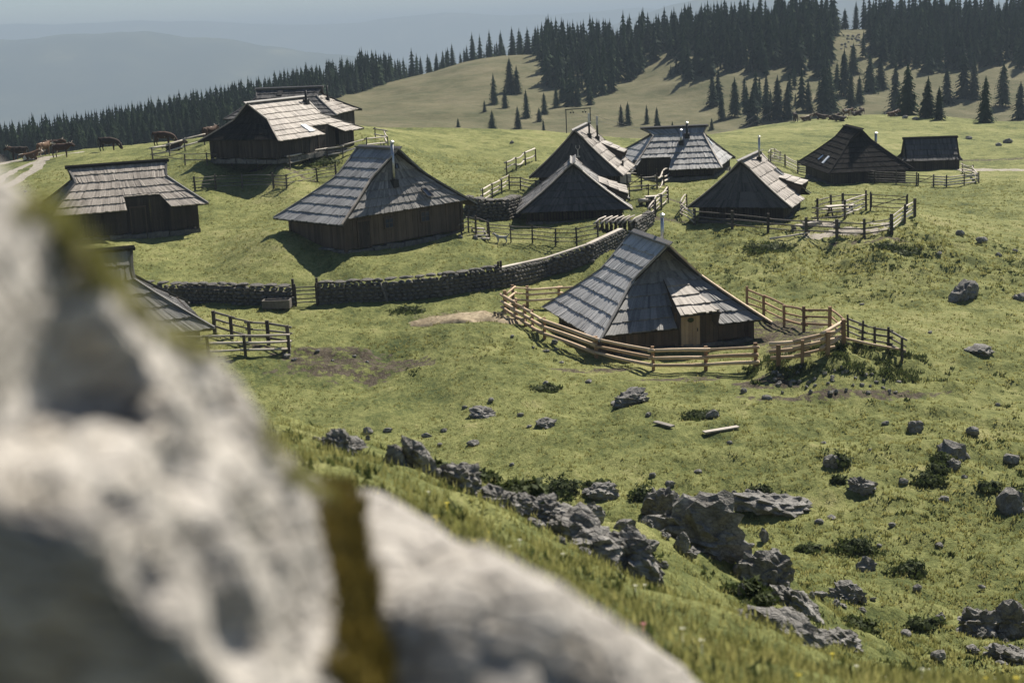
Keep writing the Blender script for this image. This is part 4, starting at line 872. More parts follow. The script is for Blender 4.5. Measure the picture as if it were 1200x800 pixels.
# a wood also clothes the far side of the ridge
take |= (Y_ > 432) & (Y_ < 468) & (dens < .06) & (PX > -80) & (PX < 1300) & ~((QX > 965) & (QX < 1030)) & ~((PX > 560) & (PX < 632) & (Y_ < 440))
take |= (Y_ > 405) & (dens < .12) & (PX < 360) & (PX > -80) & (Y_ < 460)
cell = {}
for i in np.nonzero(take)[0]:
    cs = 2.0 if PX[i] < 560 else 2.8; k = (int(X_[i] // cs), int(Y_[i] // cs))
    if k in cell: continue
    cell[k] = i; cand.append((X_[i], Y_[i], rg.choice([.3, .45, .55, .68, .75, .85, 1.0, 1.12]) * rg.uniform(.9, 1.08) * (.56 if PX[i] < 420 else .70 if PX[i] < 640 else .82)))
def single(px, py, hpx):
    p = hit(px, py, 180.0); return (p.x, p.y, hpx * p.y / FOC / 12.0)
LONE = [(579, 122, 36), (598, 108, 40), (606, 109, 32), (592, 127, 28), (617, 138, 33), (607, 151, 27), (577, 151, 22), (638, 133, 25), (632, 143, 17), (637, 154, 14), (568, 131, 14), (537, 149, 11), (652, 126, 24), (660, 118, 30)]
PAIR = [(728, 147, 25), (736, 147, 28), (758, 145, 23), (770, 149, 24), (788, 151, 9)]
EDGE = [(997, 130, 46), (1049, 132, 58), (1063, 135, 60), (1100, 141, 40), (1109, 121, 40), (1129, 115, 54), (1141, 117, 44), (1154, 144, 55), (1175, 125, 52), (1195, 140, 44), (989, 113, 55), (1007, 121, 32), (1019, 108, 44), (1032, 103, 34), (1000, 85, 34), (1087, 138, 48),
        (835, 124, 36), (846, 141, 34), (861, 137, 46), (882, 146, 44), (898, 141, 38), (911, 139, 50), (923, 139, 42), (947, 131, 36), (966, 133, 60), (972, 131, 52), (834, 152, 14), (1198, 80, 46), (990, 34, 24), (1003, 33, 32)]
rt = random.Random(9)
def place_tree(x, y, s, label, group, v=None):
    z = gz(x, y); o = empty('spruce_tree', (x, y, z - .1), rt.uniform(0, 6.3)); wd = s * rt.uniform(.95, 1.3); o.scale = (wd, wd * rt.uniform(.93, 1.07), s); tag(o, label, 'tree', group)
    a, b = SPR[rt.randrange(len(SPR)) if v is None else v]
    link('trunk', a, o); link('crown', b, o)
for (px, py, h) in LONE: place_tree(*single(px, py, h), 'lone dark spruce on the pale meadow hill left of the woods', 'spruces dotted over the pale meadow hill')
for (px, py, h) in PAIR: place_tree(*single(px, py, h), 'small lone spruce at the foot of the bare strip between the woods', 'small spruces below the bare strip')
for (px, py, h) in EDGE: place_tree(*single(px, py, h), 'tall spruce standing clear in front of the dense wood with its shadow showing', 'spruces along the lower edge of the wood')
cand.sort(key=lambda c: c[1]); nlone = len(LONE) + len(PAIR) + len(EDGE)
ca_ = np.array(cand); cz_ = ground(ca_[:, 0], ca_[:, 1]); cpx_ = proj(ca_[:, 0], ca_[:, 1], cz_ + 8)[0]; inn = (cpx_ > -20) & (cpx_ < 1220)
vi = np.nonzero(inn)[0][:300 - nlone]; ri = np.setdiff1d(np.arange(len(cand)), vi); near_ = ca_[vi]
for (x, y, s) in near_: place_tree(x, y, s, 'dark spruce within the dense conifer wood on the hillside', 'spruces of the hillside wood')
V, F, T, n0 = [], [], [], 0; src = []
for k, (sp, ba, ra) in enumerate(KINDS):
    b = spruce_meshes(40 + k, 12, sp * 1.05, ba, ra, 10, 7, False)[1]; va = np.array([v.co[:] for v in b.vertices]); ta = np.zeros(len(b.polygons)); b.attributes['tint'].data.foreach_get('value', ta); src.append((va, np.array([p_.vertices[:] for p_ in b.polygons]), ta))
for i in ri:
    x, y, s = ca_[i]; va, fa, ta = src[rt.randrange(len(src))]; an = rt.uniform(0, 6.3); ca, sa = math.cos(an), math.sin(an); w = s * rt.uniform(.9, 1.2)
    V.append(np.stack([(va[:, 0] * ca - va[:, 1] * sa) * w + x, (va[:, 0] * sa + va[:, 1] * ca) * w + y, va[:, 2] * s + cz_[i]], -1)); F.append(fa + n0); T.append(ta + rt.uniform(-.35, .5)); n0 += len(va)
if V: tag(link('conifer_wood', np_mesh('conifer_wood', np.concatenate(V), np.concatenate(F), M['spruce'], False, {'tint': ('FACE', np.concatenate(T))})), 'dense dark conifer wood covering the ridge behind the hamlet', 'wood', kind='stuff')
print('TREES', len(near_), len(ri), sum(len(f) for f in F))
# ------------------------------------------------------------------ limestone outcrops and loose rocks
def rock(px, py, w, h, label, group=None, seed=None, depth=None, sub=3, ymin=14.0, rz=None, sink=.3, cuts=11, tilt=0.0, name='rock', smooth=False):
    """w, h: size in photo pixels"""
    p = hit(px, py, ymin); s = p.y / FOC; sd = seed if seed is not None else int(px * 3 + py); r = random.Random(sd)
    W, Hh = w * s / 2, h * s / 2; Dp = (depth * s / 2) if depth else W * r.uniform(.7, 1.0)
    me = rock_mesh(name, sd, (W * 1.12, Dp * 1.1, Hh * 1.25), sub, cuts, 'rock', .16, .07)
    o = link(name, me, None, p + up * Hh * (1 - 2 * sink)); o.rotation_euler = (r.uniform(-.12, .12), tilt, (r.uniform(-.5, .5) if rz is None else rz)); return tag(o, label, 'rock', group)
BIG = [
 (738, 460, 42, 20, 'pale cracked boulder on the grass below the log fence', 0), (1131, 345, 27, 22, 'dark squat block on the slope below the yard', .2), (1072, 498, 16, 10, 'flat pale slab propped on the lower meadow', 0),
 (640, 493, 18, 8, 'low pale stone above the ledge of outcrops', 0), (565, 480, 30, 9, 'broken row of flat pale stones in the meadow', 0),
 (400, 515, 42, 14, 'pale ledge behind the near boulder', .1), (402, 532, 34, 26, 'dark upright stone beside the pale ledge', .2), (490, 548, 24, 44, 'tall split slab leaning out of the slope', -.5),
 (470, 556, 26, 34, 'narrow pale slab beside the split slab', -.5), (540, 580, 52, 34, 'shadowed rock under the bushy rim', .2), (580, 596, 44, 24, 'knobbly grey rock on the slope rim', 0), (610, 596, 30, 22, 'small knobbly rock joined to the rim rocks', .2),
 (640, 594, 46, 26, 'dark rubble rock where the bushes end', .1), (680, 628, 110, 42, 'long hollowed outcrop with dark undercut', .3), (740, 650, 70, 44, 'ragged rock stepping down from the hollowed outcrop', .5), (697, 606, 24, 24, 'pointed knob on the hollowed outcrop', 0),
 (823, 632, 96, 62, 'big fluted grey crag on the slope', .25), (775, 606, 40, 38, 'pale topped rock beside the fluted crag', .2), (900, 672, 54, 50, 'dark faced rock right of the fluted crag', .6), (935, 700, 60, 26, 'slanting ribbed rock below the dark faced rock', .6),
 (915, 735, 90, 34, 'flat broken ledge in the grass of the slope', .5), (985, 742, 50, 22, 'low rubble ledge at the foot of the slope', .4), (995, 700, 40, 20, 'dark lump of rock at the meadow edge', .2), (1018, 664, 20, 16, 'pale cracked stone at the bush', 0),
 (905, 582, 70, 24, 'long dark rock half under turf', .15), (700, 576, 34, 18, 'dark rock in a hollow of the meadow', 0), (1147, 725, 66, 34, 'broad dark boulder at the right foot of the slope', .1), (1190, 735, 40, 36, 'dark block next to the broad dark boulder', 0), (1185, 762, 60, 24, 'pale topped rubble below the dark boulders', .2),
 (1118, 530, 26, 18, 'angled slab above a bush on the right meadow', .5), (1008, 569, 30, 20, 'squarish rock with shaded face on the meadow', .1), (1150, 408, 26, 8, 'flat dark stone on the right pasture', 0), (1195, 345, 16, 8, 'pale split stone on the right pasture', .3),
 (1185, 597, 26, 28, 'bush covered dark rock at the meadow edge', 0), (1115, 541, 14, 8, 'white lens shaped stone beside the angled slab', 0), (975, 540, 14, 12, 'dark stone next to a juniper clump', 0), (920, 735, 20, 12, 'small pale rib on the broken ledge', 0)]
for (px, py, w, h, lab, tl) in BIG: rock(px, py + (12 if w > 40 else 5), w * 1.4, h * 1.45, lab, sink=.40 if w > 40 else .34, tilt=tl, sub=4 if w > 28 else 3, cuts=16 if w > 28 else 9)
rr_ = random.Random(31)
for (px, py, w, h, lab, tl) in BIG:
    if w < 40 or py < 500: continue
    for q in range(7): rock(px + rr_.uniform(-.75, .75) * w, py + rr_.uniform(-.1, .75) * h, w * rr_.uniform(.14, .34), h * rr_.uniform(.2, .5), 'broken chunk of rock lying against the slope outcrops', 'broken chunks round the outcrops', tilt=rr_.uniform(-.3, .6), sub=3, cuts=10, sink=.2)
for (px, py, w) in ((620, 500, 8), (610, 487, 9), (575, 470, 9), (545, 478, 8), (520, 505, 9), (500, 512, 14), (555, 521, 16), (600, 545, 7), (760, 487, 9), (765, 558, 11), (785, 568, 13), (818, 553, 10), (835, 489, 16), (855, 520, 9), (900, 467, 14), (872, 460, 10),
                    (1037, 497, 10), (1140, 508, 18), (1185, 540, 22), (1058, 566, 14), (960, 612, 12), (975, 607, 12), (1045, 617, 10), (1105, 587, 16), (965, 520, 9), (1020, 528, 7), (1170, 475, 8), (1100, 640, 12), (1075, 690, 14), (1030, 640, 8), (985, 640, 12),
                    (640, 412, 8), (652, 410, 6), (658, 425, 7), (625, 408, 5), (600, 395, 6), (650, 403, 10), (690, 448, 9), (640, 450, 9), (415, 418, 6), (390, 423, 5), (430, 425, 6), (372, 412, 6), (335, 419, 12), (345, 422, 7), (455, 505, 12), (430, 508, 14), (475, 517, 9), (515, 522, 8),
                    (1125, 275, 12), (1150, 283, 14), (1170, 300, 10), (1190, 295, 8), (1010, 357, 6), (1100, 300, 8), (950, 365, 6), (1090, 390, 7), (1180, 168, 12), (1170, 171, 8), (1135, 163, 9), (700, 172, 9), (715, 170, 7), (600, 168, 6), (30, 225, 5), (1060, 139, 8), (1072, 140, 7), (1080, 138, 6), (912, 451, 7), (930, 447, 8), (955, 452, 6),
                    (975, 445, 6), (1010, 452, 7), (1035, 455, 6), (540, 279, 7), (557, 280, 8), (895, 262, 6), (930, 268, 8), (1130, 560, 8), (1150, 690, 10), (880, 640, 12), (850, 655, 10), (1060, 745, 18), (1100, 770, 20), (1010, 715, 12)):
    rock(px, py, w, w * rr_.uniform(.45, .7), 'small grey limestone rock half sunk in the pasture turf', 'small loose rocks in the turf', sub=2, sink=.25, ymin=24.0 if py < 560 else 16.0)
# rubble on the turf bank
for k in range(60):
    px, py = rr_.uniform(905, 1065), rr_.uniform(425, 462)
    if py < 462 - (px - 905) * .0 and py > 430 + max(0, (px - 1000)) * .3: rock(px, py, rr_.uniform(3, 6.5), rr_.uniform(2.5, 5), 'fist sized stone in the rubble bank under the log fence', 'stones of the rubble bank', sub=2, sink=.2)
for k in range(46):
    px, py = rr_.uniform(985, 1028), rr_.uniform(41, 58); rock(px, py, rr_.uniform(2, 5), rr_.uniform(1.5, 3), 'pale scree stone at the top of the clearing', 'scree stones in the clearing', sub=1, sink=.2, ymin=300)
# ------------------------------------------------------------------ leafy clumps, tussocks and grass
def blades(px_, py_, pz_, n, hgt, spread, seed, wid=.02, lean=.5):
    """n blades on each point: (P*n*3,3) verts"""
    r = np.random.default_rng(seed); P = len(px_); a = r.uniform(0, 6.283, (P, n)); rad = r.random((P, n)) ** .7 * spread[:, None]
    bx = px_[:, None] + np.cos(a) * rad; by = py_[:, None] + np.sin(a) * rad; bz = np.repeat(pz_[:, None], n, 1)
    h = hgt[:, None] * r.uniform(.55, 1.15, (P, n)); la = r.uniform(0, 6.283, (P, n)); lx, ly = np.cos(la) * h * lean * r.random((P, n)), np.sin(la) * h * lean * r.random((P, n))
    w = wid * r.uniform(.7, 1.4, (P, n)) * (hgt[:, None] / hgt.mean()); wx, wy = -np.sin(la) * w, np.cos(la) * w
    v = np.stack([np.stack([bx - wx, by - wy, bz - .02], -1), np.stack([bx + wx, by + wy, bz - .02], -1), np.stack([bx + lx, by + ly, bz + h], -1)], 2).reshape(-1, 3)
    return v, np.arange(len(v)).reshape(-1, 3), np.repeat(r.random(P), n) * .6 + r.random(P * n) * .4
def scatter(n, y0, y1, seed, umax=.40, p=1.0):
    r = np.random.default_rng(seed); y = y0 + (y1 - y0) * r.random(n) ** p; u = r.uniform(-umax, umax, n); return u * (y + 4), y
dirt_lookup = lambda x, y: np.zeros(len(x))
def keep_clear(x, y):
    ok = np.ones(len(x), bool)
    for h in HUTS.values():
        c, s = math.cos(R(h[3])), math.sin(R(h[3])); lx = (x - h[0]) * c + (y - h[1]) * s; ly = -(x - h[0]) * s + (y - h[1]) * c; ok &= ~((abs(lx) < h[4] - .7) & (abs(ly) < h[5] - .7))
    return ok
def grid_attr(arr, x, y):
    jr = np.clip(np.searchsorted(rows, y), 0, nr - 1); jc = np.clip(np.searchsorted(us, x / (y + 12.0)), 0, nc - 1); return arr.reshape(nr, nc)[jr, jc]
x, y = scatter(90000, 30, 135, 51, .42, 1.25); ok = keep_clear(x, y) & (grid_attr(dirt, x, y) < .45) & (grid_attr(path, x, y) < .4) & (fbm(x / 3, y / 2, 3, 60) + rng.normal(0, .1, len(x)) > -.12); x, y = x[ok], y[ok]
hg = (.03 + .06 * rng.random(len(x)) ** 2 + .06 * np.clip(bump_area(x, y) - .3, 0, 1)) * (.8 + y / 150)
v, f, tt = blades(x, y, ground(x, y), 5, hg, .05 + hg * .7, 52, .012 + .012, .7)
tag(link('meadow_grass', np_mesh('meadow_grass', v, f, M['grass'], False, {'tint': ('FACE', tt)})), 'short grazed alpine grass covering the pasture', 'grass', kind='stuff')
# coarse dark tussocks (nettles and dock) on the rough slopes
x, y = scatter(26000, 30, 110, 53, .42, 1.0); wgt = np.clip(bump_area(x, y) - .4, 0, 1) * np.where(y > 76, 1.3, .5) * (fbm(x / 2.2, y / 1.8, 3, 61) > .03); ok = keep_clear(x, y) & (rng.random(len(x)) < wgt); x, y = x[ok], y[ok]
hg = .05 + .10 * rng.random(len(x)); v, f, tt = blades(x, y, ground(x, y), 11, hg, .12 + hg * .6, 54, .035, 1.0)
tag(link('coarse_weeds', np_mesh('coarse_weeds', v, f, M['bush'], False, {'tint': ('FACE', tt)})), 'coarse dark weeds and dock growing on the rough slopes', 'weeds', kind='stuff')
def bush(px, py, w, h, label, group=None, seed=1, ymin=14.0, mat='bush'):
    p = hit(px, py, ymin); s = p.y / FOC; W, Hh = w * s * .62, h * s * .72; r = np.random.default_rng(seed); n = int(260 + 14 * w)
    d = r.normal(size=(n, 3)); d /= np.linalg.norm(d, axis=1)[:, None]; d[:, 2] = abs(d[:, 2]); lump = 1 + .9 * (np.array([mnoise.noise(Vector(q * 2.0) + Vector((seed, 0, 0))) for q in d]))
    c = d * np.array([W, W * .8, Hh]) * (r.random(n) ** .35 * lump)[:, None]; c[:, 2] -= .05; e1 = r.normal(size=(n, 3)); e1 /= np.linalg.norm(e1, axis=1)[:, None]; e2 = np.cross(e1, d); L = (.05 + .05 * r.random(n))[:, None] * (.7 + p.y / 90)
    V = np.stack([c - e1 * L, c + e2 * L * .6, c + e1 * L, c - e2 * L * .6], 1).reshape(-1, 3); F = np.arange(4 * n).reshape(-1, 4)
    root = empty('bush', p); tag(root, label, 'bush', group); link('foliage', np_mesh('foliage', V, F, M[mat], False, {'tint': ('FACE', r.random(n))}), root)
    m = MB()
    for k in range(4): m.tube([(0, 0, -.1), (W * .3 * math.cos(k * 1.6), W * .3 * math.sin(k * 1.6), Hh * .6)], [.02, .008], 4)
    m.build('stem', M['bark'], root)
for k, (px, py, w, h, lab) in enumerate(((985, 542, 24, 18, 'round dark juniper bush beside a small stone'), (982, 565, 16, 16, 'small juniper bush left of a squarish rock'), (1003, 643, 44, 26, 'dark juniper bush above a pale cracked stone'), (1065, 668, 40, 18, 'low spreading juniper on the lower meadow'), (1105, 540, 26, 14, 'dark bush in front of the angled slab'),
                                         (1100, 552, 20, 14, 'small bush below the angled slab'), (1085, 565, 34, 18, 'leafy bush left of the small slab bushes'), (1160, 572, 30, 14, 'low bush on the right meadow edge'), (1190, 590, 34, 24, 'bush over the dark rock at the meadow edge'), (600, 582, 70, 26, 'bushy rim of shrubs above the knobbly rocks'), (655, 575, 50, 24, 'dark shrubs right of the bushy rim'),
                                         (560, 562, 40, 16, 'low shrubs on the slope below the meadow'), (755, 585, 34, 24, 'shrub growing beside the pale topped rock'), (515, 552, 26, 18, 'shrub behind the tall split slab'), (890, 575, 26, 12, 'low shrub on the half buried rock'), (880, 600, 30, 10, 'flat dark shrub under the half buried rock'), (640, 455, 34, 8, 'flat dark weed clump in the meadow'), (820, 486, 40, 6, 'ring of weeds round a small stone'),
                                         (1000, 735, 50, 16, 'grassy shrub at the foot of the slope'), (1085, 735, 40, 18, 'low shrub below the spreading juniper'), (700, 570, 30, 9, 'weed clump on the dark hollow rock'), (372, 191, 40, 8, 'nettle strip under the fence of the hut on the rise'), (1060, 300, 50, 12, 'weed clump on the bank right of the yard'), (1040, 292, 30, 12, 'nettles at the corner of the yard fence'), (905, 290, 60, 9, 'nettles along the yard fence'),
                                         (480, 362, 40, 5, 'weed strip at the foot of the curving wall'), (950, 645, 30, 16, 'shrub below the fluted crag'), (870, 700, 60, 26, 'ferny shrub before the dark faced rock'))):
    bush(px, py, w, h, lab, None, 300 + k)
# weeds on the rubble bank
r_ = np.random.default_rng(8); x = BANK[0] + r_.uniform(-4.2, 4.2, 1500); y = BANK[1] + r_.uniform(-2.0, 2.0, 1500); kk = (fbm(x / .8, y / .8, 2, 64) > -.02) & (np.abs((x - BANK[0]) / 4.2) + .0 < 1); x, y = x[kk], y[kk]; hg = .08 + .14 * r_.random(len(x))
v, f, tt = blades(x, y, ground(x, y), 9, hg, .1 + hg * .5, 59, .03, 1.0); tag(link('bank_weeds', np_mesh('bank_weeds', v, f, M['bush'], False, {'tint': ('FACE', tt)})), 'leafy weeds on the rubble bank under the log fence', 'weeds', kind='stuff')
# near slope: long grass, leafy herbs and flowers
x, y = scatter(24000, 3.6, 34, 55, .55, 1.5); near_ok = ground(x, y) > -14.8; x, y = x[near_ok], y[near_ok]; hg = (.028 + .045 * rng.random(len(x))) * (1.1 - .4 * sstep(8, 24, y)); zz = ground(x, y)
v, f, tt = blades(x, y, zz, 13, hg, .06 + .14 * rng.random(len(x)), 56, .0055, .9)
tag(link('slope_grass', np_mesh('slope_grass', v, f, M['grass'], False, {'tint': ('FACE', tt)})), 'long unmown grass on the slope below the boulder', 'grass', kind='stuff')
x, y = scatter(4200, 3.6, 26, 57, .5, 1.3); kk = fbm(x / .9, y / .9, 3, 62) > .0; x, y = x[kk], y[kk]; hg = .03 + .05 * rng.random(len(x)); v, f, tt = blades(x, y, ground(x, y), 10, hg, .06 + hg * .6, 58, .016, 1.4)
tag(link('herb_leaves', np_mesh('herb_leaves', v, f, M['bush'], False, {'tint': ('FACE', tt)})), 'dark broad leaved herbs among the slope grass', 'herbs', kind='stuff')
for nm, mt, n, lab, sz in (('yellow_flowers', 'petal_y', 60, 'yellow wild flowers scattered through the slope grass', .014), ('pink_flowers', 'petal_p', 22, 'pink wild flowers scattered through the slope grass', .013), ('white_flowers', 'petal_w', 70, 'creamy flower heads scattered through the slope grass', .014)):
    x, y = scatter(n, 4.2, 10.5, 70 + n, .4, 1.2); z = ground(x, y) + .03 + .05 * rng.random(n); V, F = [], []; k = 0
    for a, b, c in zip(x, y, z):
        for q in range(6):
            an = q * math.pi / 3; V += [(a, b, c), (a + sz * math.cos(an - .4), b + sz * math.sin(an - .4), c + sz * .5), (a + sz * 1.3 * math.cos(an), b + sz * 1.3 * math.sin(an), c + sz * .35), (a + sz * math.cos(an + .4), b + sz * math.sin(an + .4), c + sz * .5)]; F.append((k, k + 1, k + 2, k + 3)); k += 4
        V += [(a - .003, b, c - .08), (a + .003, b, c - .08), (a + .003, b, c), (a - .003, b, c)]; F.append((k, k + 1, k + 2, k + 3)); k += 4
    tag(link(nm, np_mesh(nm, V, F, M[mt])), lab, 'flowers', kind='stuff')
# ------------------------------------------------------------------ the boulder beside the camera
from mathutils.bvhtree import BVHTree
def star_rock(name, c, planes, seed, sub=6, soft=26.0, amp=.05, mat='boulder', pits=()):
    """rounded polytope with ridged relief; pits = hollows weathered into the side that faces the valley path (pixel, pixel, radius m, depth m)"""
    bm = bmesh.new(); bmesh.ops.create_icosphere(bm, subdivisions=sub, radius=1.0); C = Vector(c); so = Vector((seed, seed * .7, 0))
    pl = [(Vector(n).normalized(), Vector(p)) for n, p in planes]
    for v in bm.verts:
        d = v.co.normalized(); s = 0.0
        for n, p in pl:
            k = d.dot(n)
            if k > .02: s += (n.dot(p - C) / k) ** -soft if n.dot(p - C) > 0 else 0
        rr = s ** (-1 / soft) if s > 0 else 1.5
        q = (C + d * rr) / KB; rg_ = 1 - abs(mnoise.noise(q * 4.0 + so)) * 2
        rr += KB * amp * (.8 * mnoise.fractal(q * 2.3 + so, 1.0, 2.0, 4) + .5 * rg_ * abs(mnoise.noise(q * 1.3 - so))) + KB * .022 * mnoise.fractal(q * 11 + so, .8, 2.0, 5)
        v.co = C + d * rr
    bm.normal_update(); tree = BVHTree.FromBMesh(bm); O = Vector((0, 0, 0)); P_ = []
    for (px, py, pr, pd) in pits:
        h = tree.ray_cast(O, Vector(ray(px, py)).normalized())
        if h[0] is not None: P_.append((h[0], pr * KB, pd * KB, Vector(ray(px, py)).normalized()))
    for v in bm.verts:
        for (pc, pr, pd, dd) in P_:
            w = v.co - pc; e = (w - w.dot(dd) * dd * .5).length / pr * (1 + .45 * mnoise.noise(v.co * (9 / KB) + so))
            if e < 1: v.co += (dd * .75 - up * .15 + (C - v.co).normalized() * .5) * pd * min(1, 3.2 * (1 - e))
    for v in bm.verts: v.co -= C
    me = bpy.data.meshes.new(name); bm.to_mesh(me); bm.free(); me.materials.append(M[mat]); me.polygons.foreach_set('use_smooth', [True] * len(me.polygons))
    return link(name, me, None, C)
KB = 1.45
U = lambda px, py, d: tuple(unproj(px, py, d * KB))
W = lambda x, y, z: (x * KB, y * KB, z * KB)
flank = Vector((.90, .05, .43))
pits = [(20, 435, .030, .055), (95, 430, .030, .055), (160, 455, .022, .04), (0, 505, .026, .05), (50, 520, .015, .025), (120, 505, .014, .022), (150, 590, .017, .028), (205, 605, .017, .026), (110, 385, .012, .014), (60, 600, .014, .02), (40, 575, .01, .012), (170, 540, .012, .014), (30, 370, .012, .012), (140, 345, .012, .012),
        (285, 605, .018, .02), (322, 630, .02, .022), (235, 655, .02, .015), (205, 560, .02, .016), (250, 480, .03, .016), (330, 700, .03, .018), (280, 745, .025, .025), (215, 520, .02, .02), (60, 330, .03, .02), (360, 760, .02, .016), (250, 690, .02, .02), (180, 660, .025, .025)]
def on_plane(px, py, n, p0):
    d = Vector(ray(px, py)); return d * (n.dot(p0) / n.dot(d))
fp = Vector(U(300, 560, 1.05)); cl_n = Vector((-.25, -.85, -.45)).normalized(); c1_ = on_plane(120, 705, flank, fp)
bl = star_rock('boulder', W(-.80, 1.35, -.95), [(flank, fp), ((.62, .60, .50), U(330, 495, 1.32)), ((.25, .55, .80), U(60, 300, 1.0)), ((.1, .95, .1), W(-.9, 2.1, -1)), ((-1, 0, .2), W(-2.2, .7, -1)), ((-.2, 0, 1), W(-.9, .6, -.02)), ((0, 0, -1), W(-.9, .7, -2.4)), (cl_n, c1_)], 3, 7, 30, .055, pits=pits)
tag(bl, 'huge pale limestone boulder with dark hollows, beside the camera', 'boulder')
b2 = star_rock('boulder', W(-.02, 1.55, -1.15), [((.55, .35, .76), U(640, 690, 1.45)), ((-.1, .2, .97), U(440, 588, 1.45)), ((.95, .0, .3), U(800, 800, 1.4)), ((0, 1, .3), W(0, 2.0, -1)), ((-.9, 0, .2), W(-.42, 1.5, -1)), ((0, -1, .5), U(560, 800, 1.0)), ((0, 0, -1), W(0, 1.5, -2.6))], 9, 6, 18, .045, pits=[(675, 790, .03, .02), (560, 705, .025, .015), (590, 745, .02, .015), (690, 730, .02, .01), (520, 660, .03, .01)])
tag(b2, 'smaller smooth pale boulder parted from the huge one by a mossy gap', 'boulder')
# moss in the gap and grass fringes round the boulders
V, F, T = [], [], []; r = random.Random(77); k = 0
def tuft(p, n, L, w, spread):
    global k
    for i in range(n):
        a = r.uniform(0, 6.3); s = spread * r.random(); b = Vector(p) + Vector((math.cos(a) * s, math.sin(a) * s, 0)); la = r.uniform(0, 6.3); l = L * r.uniform(.6, 1.2); e = b + Vector((math.cos(la) * l * .5, math.sin(la) * l * .5, l)); q = Vector((-math.sin(la), math.cos(la), 0)) * w
        V.extend([b - q, b + q, e]); F.append((k, k + 1, k + 2)); T.append(r.random()); k += 3
dg_ = bpy.context.evaluated_depsgraph_get()
def on_rock(px, py):
    best = None; d = Vector(ray(px, py)).normalized()
    for o_ in (bl, b2):
        ok_, loc_, _n, _i = o_.ray_cast(-o_.location, d)
        if ok_ and (best is None or loc_.length < best.length + 0): 
            w_ = loc_ + o_.location; best = w_ if best is None or w_.length < best.length else best
    return best
for i in range(340):
    s = i / 340; px = lerp(392, 426, s) + r.gauss(0, 2 + 7 * math.sin(s * 9) ** 2); py = lerp(575, 812, s); q = on_rock(px, py)
    if q is not None: tuft(q - q.normalized() * r.uniform(.0, .02) - up * .008, 24, .026 + .016 * r.random(), .005, .026)
tag(link('moss', np_mesh('moss', V, F, M['moss'], False, {'tint': ('FACE', T)})), 'rusty yellow moss filling the gap between the boulders', 'moss', kind='stuff')
V, F, T = [], [], []; k = 0
for i in range(120):
    px = r.uniform(20, 390); py = 150.0; q = None
    while py < 800 and q is None: q = on_rock(px, py); py += 6
    if q is not None and q.length < 4:
        q = on_rock(px, py + r.uniform(2, 16)) or q
        if 45 < px < 150 or vnoise(px / 45, 0.5, 5) > .5: tuft(q - up * .004, 14, r.uniform(.010, .026) + (.010 if 45 < px < 150 else 0), .0016, .022)
tag(link('fringe_grass', np_mesh('fringe_grass', V, F, M['grass'], False, {'tint': ('FACE', T)})), 'thin grass fringe growing along the edge of the boulders', 'grass', kind='stuff')
# ------------------------------------------------------------------ cattle and dog
def skin_body(name, joints, edges, mat, sub=1):
    me = bpy.data.meshes.new(name); me.from_pydata([j[0] for j in joints], edges, []); o = bpy.data.objects.new(name, me); COL.objects.link(o)
    md = o.modifiers.new('skin', 'SKIN'); md.use_smooth_shade = True; md.branch_smoothing = .6
    if not me.skin_vertices: me.attributes
    for i, j in enumerate(joints):
        sv = me.skin_vertices[0].data[i]; sv.radius = j[1] if hasattr(j[1], '__len__') else (j[1], j[1]); sv.use_root = (i == 0)
    s_ = o.modifiers.new('sub', 'SUBSURF'); s_.levels = sub; s_.render_levels = sub
    dg = bpy.context.evaluated_depsgraph_get(); dg.update(); new = bpy.data.meshes.new_from_object(o.evaluated_get(dg)); bpy.data.objects.remove(o); bpy.data.meshes.remove(me)
    new.name = name; new.materials.clear(); new.materials.append(mat); return new
def coat(name, c1, c2, thr, scale=1.6):
    t = NT(name); oi = t.node('ShaderNodeObjectInfo').outputs['Random']; o = t.objco()
    sh = t.node('ShaderNodeCombineXYZ'); t.l.new(t.math('MULTIPLY', oi, 37.0), sh.inputs[0]); ad = t.node('ShaderNodeVectorMath', operation='ADD'); t.l.new(o, ad.inputs[0]); t.l.new(sh.outputs[0], ad.inputs[1])
    n = t.noise(ad.outputs[0], scale, 2); n2 = t.noise(o, 9, 3); col = t.mix(t.ramp(n, [(thr, 0.0), (thr + .03, 1.0)]), t.mix(n2, tuple(x * .7 for x in c1), c1), c2); return t.out(col, .8, .25)
COATS = [coat('coat_brown', (.06, .028, .014), (.45, .38, .30), .62), coat('coat_tan', (.14, .075, .038), (.55, .48, .40), .54), coat('coat_dark', (.03, .018, .012), (.09, .05, .03), .58), coat('coat_red', (.06, .028, .014), (.5, .43, .35), .64)]
t = NT('horn'); M['horn'] = t.out((.42, .38, .3), .5, .3); t = NT('hoof'); M['hoof'] = t.out((.04, .03, .025), .7)
